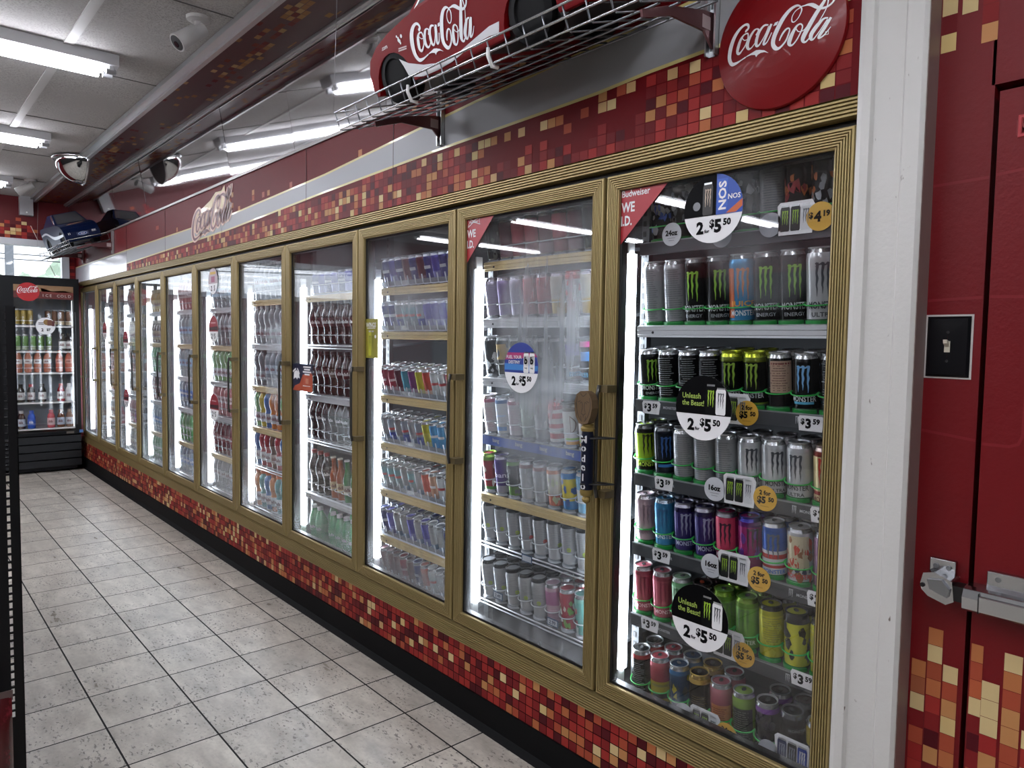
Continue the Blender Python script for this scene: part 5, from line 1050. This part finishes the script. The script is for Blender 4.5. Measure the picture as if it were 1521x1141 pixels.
def car(x0, sgn, lb, body, kind):
    """sgn: -1 nose to the left end of the wall, +1 nose to the right"""
    ES = Vector((sgn, 0, 0)); O = Vector((x0, SC.y, SC.z))+EU*.004
    def K(s, l, h): return tuple(O+ES*s+EF*l+EU*h)
    t = thing('toy_race_car', lb, 'toy car', tuple(O), 'toy race cars on wire shelves')
    bm_ = mat(body, .4, 0, 0, .1)
    def arch(c_, r, a0=0, n=12): return [(c_+r*math.cos(PI*i/n), .055+r*math.sin(PI*i/n)) for i in range(n+1)]
    prof = [(.125, .05), (.137, .08), (.135, .13), (.115, .165), (.06, .196), (-.02, .216), (-.13, .232), (-.66, .262), (-.82, .264), (-.87, .246), (-.885, .13), (-.865, .05)]
    prof += [(-.66-.108, .05)]+[(a, b) for a, b in arch(-.66, .105)[::-1]]+[(-.66+.108, .05), (-.3, .042), (-.108, .05)]+[(a, b) for a, b in arch(0, .105)[::-1]]+[(.108, .05)]
    q = MB()
    lv = [(.138, .0, 0), (.150, .5, 1)]
    q.prism(prof, lambda a, b: K(a, -.15, b), lambda a, b: K(a, .15, b), bm_)
    o = part(q, 'car_body', t); bv = o.modifiers.new('soft_edges', 'BEVEL'); bv.width = .010; bv.segments = 3; bv.limit_method = 'ANGLE'; bv.angle_limit = math.radians(40)
    # greenhouse
    q = MB(); g = [(-.12, .226), (-.30, .345), (-.52, .355), (-.73, .258)]
    A = [K(a, .140 if b < .3 else .105, b) for a, b in g]; B = [K(a, -.140 if b < .3 else -.105, b) for a, b in g]
    q.add(A+B, [(0, 1, 2, 3), (7, 6, 5, 4), (0, 4, 5, 1), (1, 5, 6, 2), (2, 6, 7, 3)], bm_); part(q, 'roof', t)
    q = MB(); gls = mat('#4a4a4e', .15, 0, .5)
    def SD(s, h, e=.0012): w = .140+(.105-.140)*(h-.226)/.119; return [K(s, w+e, h), K(s, -w-e, h)]
    for k_ in (0, 1):
        q.add([SD(*p)[k_] for p in ((-.19, .25), (-.31, .335), (-.39, .338), (-.39, .252))], [(0, 1, 2, 3)], gls); q.add([SD(*p)[k_] for p in ((-.41, .252), (-.41, .338), (-.51, .342), (-.64, .268))], [(0, 1, 2, 3)], gls)
        q.add([SD(*p, .002)[k_] for p in ((-.17, .244), (-.19, .25), (-.235, .285), (-.225, .285))], [(0, 1, 2, 3)], WHITE)
    q.add([K(-.135+.004, .12, .238), K(-.135+.004, -.12, .238), K(-.287, -.095, .339), K(-.287, .095, .339)], [(0, 1, 2, 3)], gls); part(q, 'windows', t)
    # wheels
    tire = mat('#020203', .6, 0, 0, .12); rimm = mat('#1c1d20', .35, .3)
    for s in (0, -.66):
        for l in (1, -1):
            q = MB(); Mx = Matrix((ES, EU*1.0, EF*l)).transposed().to_4x4(); Mx.translation = Vector(K(s, l*.085, .086))
            q.lathe([(.05, 0), (.083, 0), (.087, .008), (.087, .05), (.082, .060), (.058, .063), (.054, .058)], tire, 32, Mx)
            o = part(q, 'wheel', t)
            q = MB().lathe([(.054, .050), (.050, .054), (.034, .046), (.03, .050), (.012, .052), (.004, .056)], rimm, 24, Mx, True)
            for i in range(5): a = 2*PI*i/5; q.lathe([(.004, .046), (.003, .056)], STEEL, 6, Mx @ Matrix.Translation((.022*math.cos(a), .022*math.sin(a), 0)))
            r_ = part(q, 'wheel_rim', o)
    part(MB().prism([(.1, -.13), (.1, .13), (-.85, .13), (-.85, -.13)], lambda a, b: K(a, b, .045), lambda a, b: K(a, b, .09), BLACK), 'chassis', t)
    F = lambda a, b: K(a, .1512, b); F2 = lambda a, b: K(a, .1520, b); q = MB()
    if kind == 'red':
        n_ = EF; p0 = Vector(K(0, .1512, 0))
        def sh(X, Y):
            w = plane_hit(540+X/6.71, Y/6.71, p0, n_)-O; return w.dot(ES), w.dot(EU)
        wave = [(352, 588), (450, 630), (600, 645), (800, 618), (930, 540), (1100, 390), (1250, 262), (1350, 212), (1350, 330), (1250, 362), (1130, 430), (1000, 520), (880, 620), (740, 700), (600, 760), (460, 768), (400, 660)]
        q.poly([sh(*p) for p in wave], F, mat('#d4d4d6', .3, 0, .4))
        a0 = Vector(sh(575, 505)); a1 = Vector(sh(1072, 368)); pt = Vector(LOGO['strokes'][6][15][:2]); a2 = Vector(sh(845, 80))
        # affine: logo (0,0)->a0, (1,0)->a1, pt->a2
        ex = a1-a0; ey = (a2-a0-ex*pt.x)/pt.y
        logo(q, lambda u_, v_: F2(*(a0+ex*u_+ey*v_)), SW, 0, 1.12)
        st_ = [sh(*p) for p in ((330, 365), (350, 400), (370, 430), (375, 360), (345, 380), (360, 410))]
        for i, (a, b) in enumerate(st_): disc(q, a, b, .006 if i % 2 else .004, F2, SW, 7)
        for y_ in (478, 500): stroke(q, [(*sh(350, y_+10), .004), (*sh(430, y_-18), .004)], F2, mat('#c4a8a4', .4), 0, 1)
        text(q, '.com', lambda u_, v_: F2(*(Vector(sh(210, 480))+Vector((-u_, v_)))), 0, 0, .009, SW, .01)
        part(q, 'side_print', t)
    else:
        sv = mat('#b9bcc4', .3, .4)
        stroke(q, [(.1, .12, .02), (-.3, .13, .03), (-.6, .2, .02), (-.85, .2, .015)], F, sv, 0, 4); part(q, 'side_print', t)
        q = MB(); G = lambda u_, v_: tuple(Vector(K(.137+.0115, 0, 0))+EF*(-u_)+EU*v_)
        # prints on the nose and bonnet
        def Hd(u_, v_): # bonnet surface from nose edge to windscreen
            s = .118-.235*v_; h = .165+(.115-s)*.5636 if s > .06 else .196+(.06-s)*.25 if s > -.02 else .216+(-.02-s)*.1455; return K(s, -u_, h+.003)
        rect(q, -.05, .09, .05, .12, G, mat('#1a2a52', .3)); disc(q, 0, .105, .038, lambda u_, v_: tuple(Vector(G(u_, v_))+ES*.0012), mat('#8fa0bc', .3), 28, .016); disc(q, 0, .105, .033, lambda u_, v_: tuple(Vector(G(u_, v_))+ES*.002), mat('#28407c', .3), 28, .012)
        text(q, 'Ford', lambda u_, v_: tuple(Vector(G(u_, v_))+ES*.003), 0, .105, .012, SW, .01)
        text(q, '11', lambda u_, v_: tuple(Vector(G(u_, v_))+ES*.001), -.11, .12, .018, SW, .02); text(q, 'IRK', lambda u_, v_: tuple(Vector(G(u_, v_))+ES*.001), .1, .115, .018, SW, .02)
        part(q, 'nose_print', t); q = MB()
        stroke(q, [(-.08, .35, .02), (-.03, .45, .06), (.03, .55, .07), (.09, .62, .03)], Hd, mat('#b9a07a', .4), 0, 4); text(q, 'Miller', Hd, 0, .5, .16, mat('#a03038', .4), .02, w=.12)
        part(q, 'bonnet_print', t)
car(-2.12, -1, 'large red toy race car with white soda script on chrome wire shelf', '#72070e', 'red')
car(-7.86, 1, 'large dark blue toy race car on far wire shelf by window', '#0d1838', 'blue')
# round button sign
t = thing('button_sign', 'round domed red soda sign on mosaic wall beside white column', 'sign', (-.945, 0, 2.215))
RD_, cx, cz = .168, -.943, 2.214
def dome(u_, v_): r2 = ((u_-cx)**2+(v_-cz)**2)/RD_**2; return -.014-.034*(1-min(1, r2))
Mx = Matrix(((1, 0, 0, cx), (0, 0, -1, 0), (0, 1, 0, cz), (0, 0, 0, 1)))
pr = [(RD_-.012, .001), (RD_, .004), (RD_, .010)]+[(RD_*math.cos(PI/2*i/10), .014+.034*(1-math.cos(PI/2*i/10)**2)) for i in range(1, 11)]
part(MB().lathe(pr[:-1]+[(.0005, .048)], mat('#7a080f', .42, 0, .05, .3), 56, Mx), 'sign_dome', t)
an = math.radians(-5.82); Lg = .2071
def lg3(u_, v_):
    X = -1.037+Lg*(u_*math.cos(an)-v_*math.sin(an)); Z = 2.196+Lg*(u_*math.sin(an)+v_*math.cos(an)); return (X, dome(X, Z)-.0012, Z)
q = MB(); logo(q, lg3, SW, 0, .98); q.ring((-.813, -.805, 2.174, 2.182), [(0, -.040), (.001, -.040)], SW); part(q, 'script_logo', t)
# ================================================================== UPRIGHT COOLER AT THE FAR END
t = thing('upright_fridge', 'black glass door drinks fridge at far end below the window', 'fridge', (-9.1, -.39, 0))
fb = mat('#07080c', .4, 0, 0, .25); X = -8.89; ya, yb = -.755, -.060
q = MB(); q.box((-9.33, ya, .02), (-8.93, ya+.04, 2.05), fb).box((-9.33, yb-.04, .02), (-8.93, yb, 2.05), fb).box((-9.33, ya, 2.0), (-8.93, yb, 2.05), fb).box((-9.33, ya, .02), (-8.93, yb, .42), fb).box((-9.335, ya, .02), (-9.31, yb, 2.05), mat('#8b929a', .5)); part(q, 'cabinet', t)
q = MB(); q.box((-9.31, ya+.04, .42), (-9.305, yb-.04, 2.0), mat('#9aa3ad', .5)).box((-9.31, ya+.04, .42), (-8.94, ya+.046, 2.0), mat('#9aa3ad', .5)).box((-9.31, yb-.046, .42), (-8.94, yb-.04, 2.0), mat('#9aa3ad', .5)); part(q, 'liner', t)
q = MB(); fr_ = [(0, 0), (.0, -.04), (.006, -.046)]
def fbox(y0, y1, z0, z1): q.box((X-.04, y0, z0), (X, y1, z1), fb)
fbox(ya, -.64, .40, 2.05); fbox(-.112, yb, .40, 2.05); fbox(-.64, -.112, 1.965, 2.05); fbox(-.64, -.112, .40, .432)
q.box((X-.01, -.105, .5), (X+.012, -.092, 1.7), DKSTEEL)
door_f = part(q, 'fridge_door', t)
fg = NT('fridge_glass'); tr = fg.n('BsdfTransparent'); gl = fg.n('BsdfGlossy'); gl.inputs['Roughness'].default_value = .03; ms = fg.n('MixShader'); ms.inputs[0].default_value = .06
fg.L(tr.outputs[0], ms.inputs[1]); fg.L(gl.outputs[0], ms.inputs[2]); fg.L(ms.outputs[0], fg.o.inputs[0])
part(MB().box((X-.022, -.64, .432), (X-.016, -.112, 1.965), fg.m), 'glass_pane', door_f)
q = MB(); G0 = lambda u_, v_: (X+.0015, u_, v_); G1 = lambda u_, v_: (X+.003, u_, v_); G2 = lambda u_, v_: (X+.0045, u_, v_); G3 = lambda u_, v_: (X+.006, u_, v_)
q.box((X-.015, -.64, 1.828), (X+.001, -.112, 1.965), mat('#5a1f1c', .4))
rect(q, -.64, 1.9, -.112, 1.965, G0, mat('#8a6a4a', .5)); q.poly([(-.4, 1.94), (-.3, 1.905), (-.2, 1.92), (-.112, 1.9), (-.112, 1.87), (-.4, 1.88)], G0, mat('#6d2a22', .5))
disc(q, -.515, 1.892, .1, G1, mat('#b01c24', .4), 40, .095)
logo(q, lambda u_, v_: G2(-.585+u_*.14, 1.892+v_*.15), SW)
for i, ch in enumerate('ICE COLD'): text(q, ch, G2, -.385+i*.034, 1.862, .028, mat('#c9b9b4', .5), .0) if ch != ' ' else None
part(q, 'sign_header', door_f, 'red lit header reading ICE COLD')
[part(MB().box((-8.957, a_+.001, .47), (-8.953, a_+.004, 1.82), emit('#f4f8ff', 1.4)), 'light_strip', t) for a_ in (-.120, -.639)]
q = MB()
for i in range(4): z = .06+i*.085; q.prism([(X-.04, z), (X-.005, z), (X-.02, z+.07), (X-.04, z+.075)], lambda u_, v_: (u_, ya, v_), lambda u_, v_: (u_, yb, v_), fb)
part(q, 'grille', t)
q = MB(); rect(q, -.2, .405, -.13, .428, G1, mat('#6a6258', .5)); part(q, 'small_label', t); q = MB(); rect(q, -.08, .41, -.045, .44, G1, mat('#4a78b0', .5)); part(q, 'small_label', t)
FR = [(1.548, .16), (1.282, .2), (1.056, .2), (.746, .2), (.469, .2)]
for z, h in FR:
    q = MB(); q.box((-9.3, -.705, z-.012), (-8.955, -.105, z-.006), mat('#c4c8cc', .4)); q.box((-8.957, -.705, z-.016), (-8.95, -.105, z), WHITE); q.tube([(-8.955, -.7, z+.05), (-8.955, -.09, z+.05)], .002, SILV, 5); part(q, 'fridge_shelf', t)
q = MB(); disc(q, -.365, 1.545, .088, lambda a, b: (X-.0145, a, b), SW, 36); disc(q, -.355, 1.585, .03, lambda a, b: (X-.0135, a, b), mat('#8a6a3a', .5), 16); rect(q, -.35, 1.55, -.31, 1.61, lambda a, b: (X-.013, a, b), mat('#6a3f30', .5)); rect(q, -.31, 1.545, -.285, 1.6, lambda a, b: (X-.0125, a, b), mat('#5a2a2a', .5))
B_ = lambda a, b: (X-.012, a, b); text(q, '2', B_, -.395, 1.505, .032, INK, .03); text(q, '$7', B_, -.34, 1.507, .030, INK, .03); rect(q, -.43, 1.56, -.38, 1.566, B_, INK); rect(q, -.43, 1.575, -.385, 1.581, B_, INK)
part(q, 'promo_sticker', door_f, 'round white 2 for $7 sticker')
fr_rows = [
 (1.548, [('can', 'rgold', -.60), ('can', 'rgold', -.545), ('can', 'rgold', -.49), ('can', 'brownc', -.33), ('can', 'brownc', -.268), ('can', 'brownc', -.206), ('can', 'brownc', -.144)]),
 (1.282, [('can', 'grn', -.60), ('can', 'grn', -.535), ('can', 'grn', -.465), ('can', 'grn', -.395), ('can', 'grn', -.325), ('b', ('juice', 'dark bottle with white badge', '#2a2220', '#d4d4d0', '#2a2626'), -.20), ('b', ('juice', 'dark bottle with white badge', '#2a2220', '#d4d4d0', '#2a2626'), -.144)]),
 (1.056, [('b', ('soda', 'peach drink bottle with white label', '#b5705a', '#d4d0cc', '#b86a4a'), y) for y in (-.60, -.515, -.43, -.345)]+[('b', ('soda', 'coral drink bottle', '#c06a58', '#c98a7c', '#c46a50'), y) for y in (-.235, -.148)]),
 (.746, [('b', ('juice', 'dark bottle with white label', '#221c1c', '#d8d8d6', '#1c1a1a'), -.585), ('b', ('juice', 'dark bottle with red cap', '#2a1c1c', '#d0c8c8', '#a83038'), -.495), ('b', ('juice', 'dark bottle with round label', '#201c1c', '#dcdcda', '#26282a'), -.395), ('b', ('juice', 'red juice bottle', '#8a1c28', '#e0dcdc', '#a01c28'), -.225), ('b', ('juice', 'white milk bottle', '#d4d6d8', '#e0e2e4', '#d8dadc'), -.148)]),
 (.469, [('b', ('juice', 'brown drink bottle with blue label', '#3a2420', '#c4ccd8', '#d0d0d0'), -.585), ('b', ('juice', 'bright blue drink bottle', '#2a5ac0', '#3a6ad0', '#2f5fc4'), -.495), ('b', ('juice', 'pink drink bottle', '#c8505c', '#e0b4b8', '#c86a72'), -.32), ('b', ('juice', 'amber drink bottle', '#6a3a20', '#b8c4d4', '#8a5a3a'), -.23), ('b', ('juice', 'tan drink bottle', '#8a6a5a', '#c8ccd4', '#9a8a80'), -.15)])]
CANS['rgold'] = ('tall gold can', '#a8924a', '#c4c6c8', None, [LN(.2, .7, '#6a5a2a')]); CANS['brownc'] = ('tall brown coffee can', '#6a4a36', '#c4c6c8', None, [BD(.0, .3, '#b9a88a')]); CANS['grn'] = ('tall green can', '#5f8a4a', '#c4c6c8', None, [BD(.0, .25, '#a8b49a')])
for ri, (z, its) in enumerate(fr_rows):
    for i, (kd, it, y) in enumerate(its):
        where = f'{ORD[ri+1]} shelf of black fridge' if [a_[1] for a_ in its].count(it) == 1 else f'{ORD[i+1]} from black shelving, {ORD[ri+1]} shelf of black fridge'
        for bk in (0,):
            p = (-9.0, y, z+.0005)
            if kd == 'can': put_can(it, .029, .17, p, 0, 1.3, f'{CANS[it][0]}, {where}', 'cans in the far fridge', 1)
            else: put_bottle(*((it[0],)+it[2:]), p, 0, 1.3, f'{it[1]}, {where}', 'bottles in the far fridge')
# ================================================================== BLACK SHELVING END AT LEFT
gb = mat('#06070a', .45, 0, 0, .3)
t = thing('store_shelving', 'black slotted shelving end standing across the aisle from the coolers', 'shelving', (-2.2, -1.46, 0))
q = MB(); GX = -2.2; q.box((GX-.003, -1.4475, .02), (GX, -1.4265, 1.532), gb); q.box((GX-.003, -1.4545-.048, .02), (GX, -1.4545, 1.532), gb)
z = .02; pts = []
zs0 = .475
q.box((GX-.003, -1.4545, .02), (GX, -1.4475, zs0), gb)
while zs0 < 1.5: q.box((GX-.003, -1.4545, zs0+.0145), (GX, -1.4475, zs0+.0205), gb); zs0 += .0205
q.box((GX-.03, -1.4285, .02), (GX, -1.4265, 1.532), gb); part(q, 'slotted_upright', t)
part(MB().box((-4.6, -2.05, .0), (GX-.02, -1.50, .14), gb), 'base_deck', t); part(MB().box((-4.6, -2.06, .14), (GX-.02, -2.05, 1.5), gb), 'back_panel', t)
for z in (.5, .85, 1.2): part(MB().box((-4.6, -2.05, z), (GX-.02, -1.52, z+.025), gb), 'shelf_board', t)
part(MB().box((-4.63, -2.06, .0), (-4.6, -1.5, 1.53), gb).box((GX-.02, -2.06, 0), (GX-.003, -1.4575, 1.532), gb), 'end_panel', t)
q = MB(); q.box((GX, -1.78, .25), (GX+.16, -1.458, .265), gb); q.box((GX, -1.78, 0.0), (GX+.003, -1.458, .255), gb)
q.tube([(GX+.16, -1.78, .31), (GX+.16, -1.458, .31), (GX, -1.458, .31)], .004, DKSTEEL, 6); q.tube([(GX+.16, -1.458, .25), (GX+.16, -1.458, .31)], .004, DKSTEEL, 6); part(q, 'end_shelf', t)
bag = NT('snack_bag'); bag.b.inputs['Roughness'].default_value = .25; c = bag.coord(); bn = bag.noise(c, 22, 4, .7); bz = bag.n('SeparateXYZ'); bag.L(c, bz.inputs[0])
bag.L(bag.mix(bag.rng(bn, .5, .62), lin('#4a1418'), lin('#7d2230')), bag.b.inputs['Base Color'])
for i, (yy, lbz) in enumerate(((-1.492, 'touching the slotted upright'), (-1.565, 'second from the slotted upright'))):
    b_ = thing('snack_bag', f'dark red snack bag on black shelving end, {lbz}', 'snack bag', (GX+.075, yy, .265), 'snack bags on the shelving end')
    q = MB(); n = 10
    for sgn in (1, -1):
        vs = [(GX+.075+sgn*.032*math.sin(PI*i_/n)**.6*math.sin(PI*min(1, (j_+.001)/n))**.5 if 0 < i_ < n and 0 < j_ < n else GX+.075, yy-.03+.06*1.0*i_/n, .267+.30*j_/n) for j_ in range(n+1) for i_ in range(n+1)]
        q.add(vs, [(j_*(n+1)+i_, j_*(n+1)+i_+1, (j_+1)*(n+1)+i_+1, (j_+1)*(n+1)+i_) for j_ in range(n) for i_ in range(n)], bag.m, True)
    part(q, 'bag_body', b_); part(MB().box((GX+.0735, yy-.032, .555), (GX+.0765, yy+.032, .580), mat('#5a4a48', .4, .2)), 'bag_seal', b_)
# ================================================================== SKY AND RENDER LOOK
w = bpy.data.worlds.new('sky'); S.world = w; w.use_nodes = True; wt_ = w.node_tree; bg = wt_.nodes['Background']
tc = wt_.nodes.new('ShaderNodeTexCoord'); nz = wt_.nodes.new('ShaderNodeTexNoise'); nz.inputs['Scale'].default_value = 2.2; nz.inputs['Detail'].default_value = 4
wt_.links.new(tc.outputs['Generated'], nz.inputs['Vector']); mx = wt_.nodes.new('ShaderNodeMix'); mx.data_type = 'RGBA'
wt_.links.new(nz.outputs['Fac'], mx.inputs[0]); mx.inputs[6].default_value = (.62, .74, .9, 1); mx.inputs[7].default_value = (.95, .97, 1, 1); wt_.links.new(mx.outputs[2], bg.inputs[0]); bg.inputs[1].default_value = 1.3
vs_ = S.view_settings; vs_.view_transform = 'Standard'; vs_.look = 'None'; vs_.gamma = 1; vs_.use_curve_mapping = False; vs_.exposure = 1.62
S.cycles.max_bounces = 8; S.cycles.transparent_max_bounces = 24; S.cycles.caustics_reflective = False; S.cycles.caustics_refractive = False; S.cycles.use_denoising = True
S.cycles.sample_clamp_indirect = 4
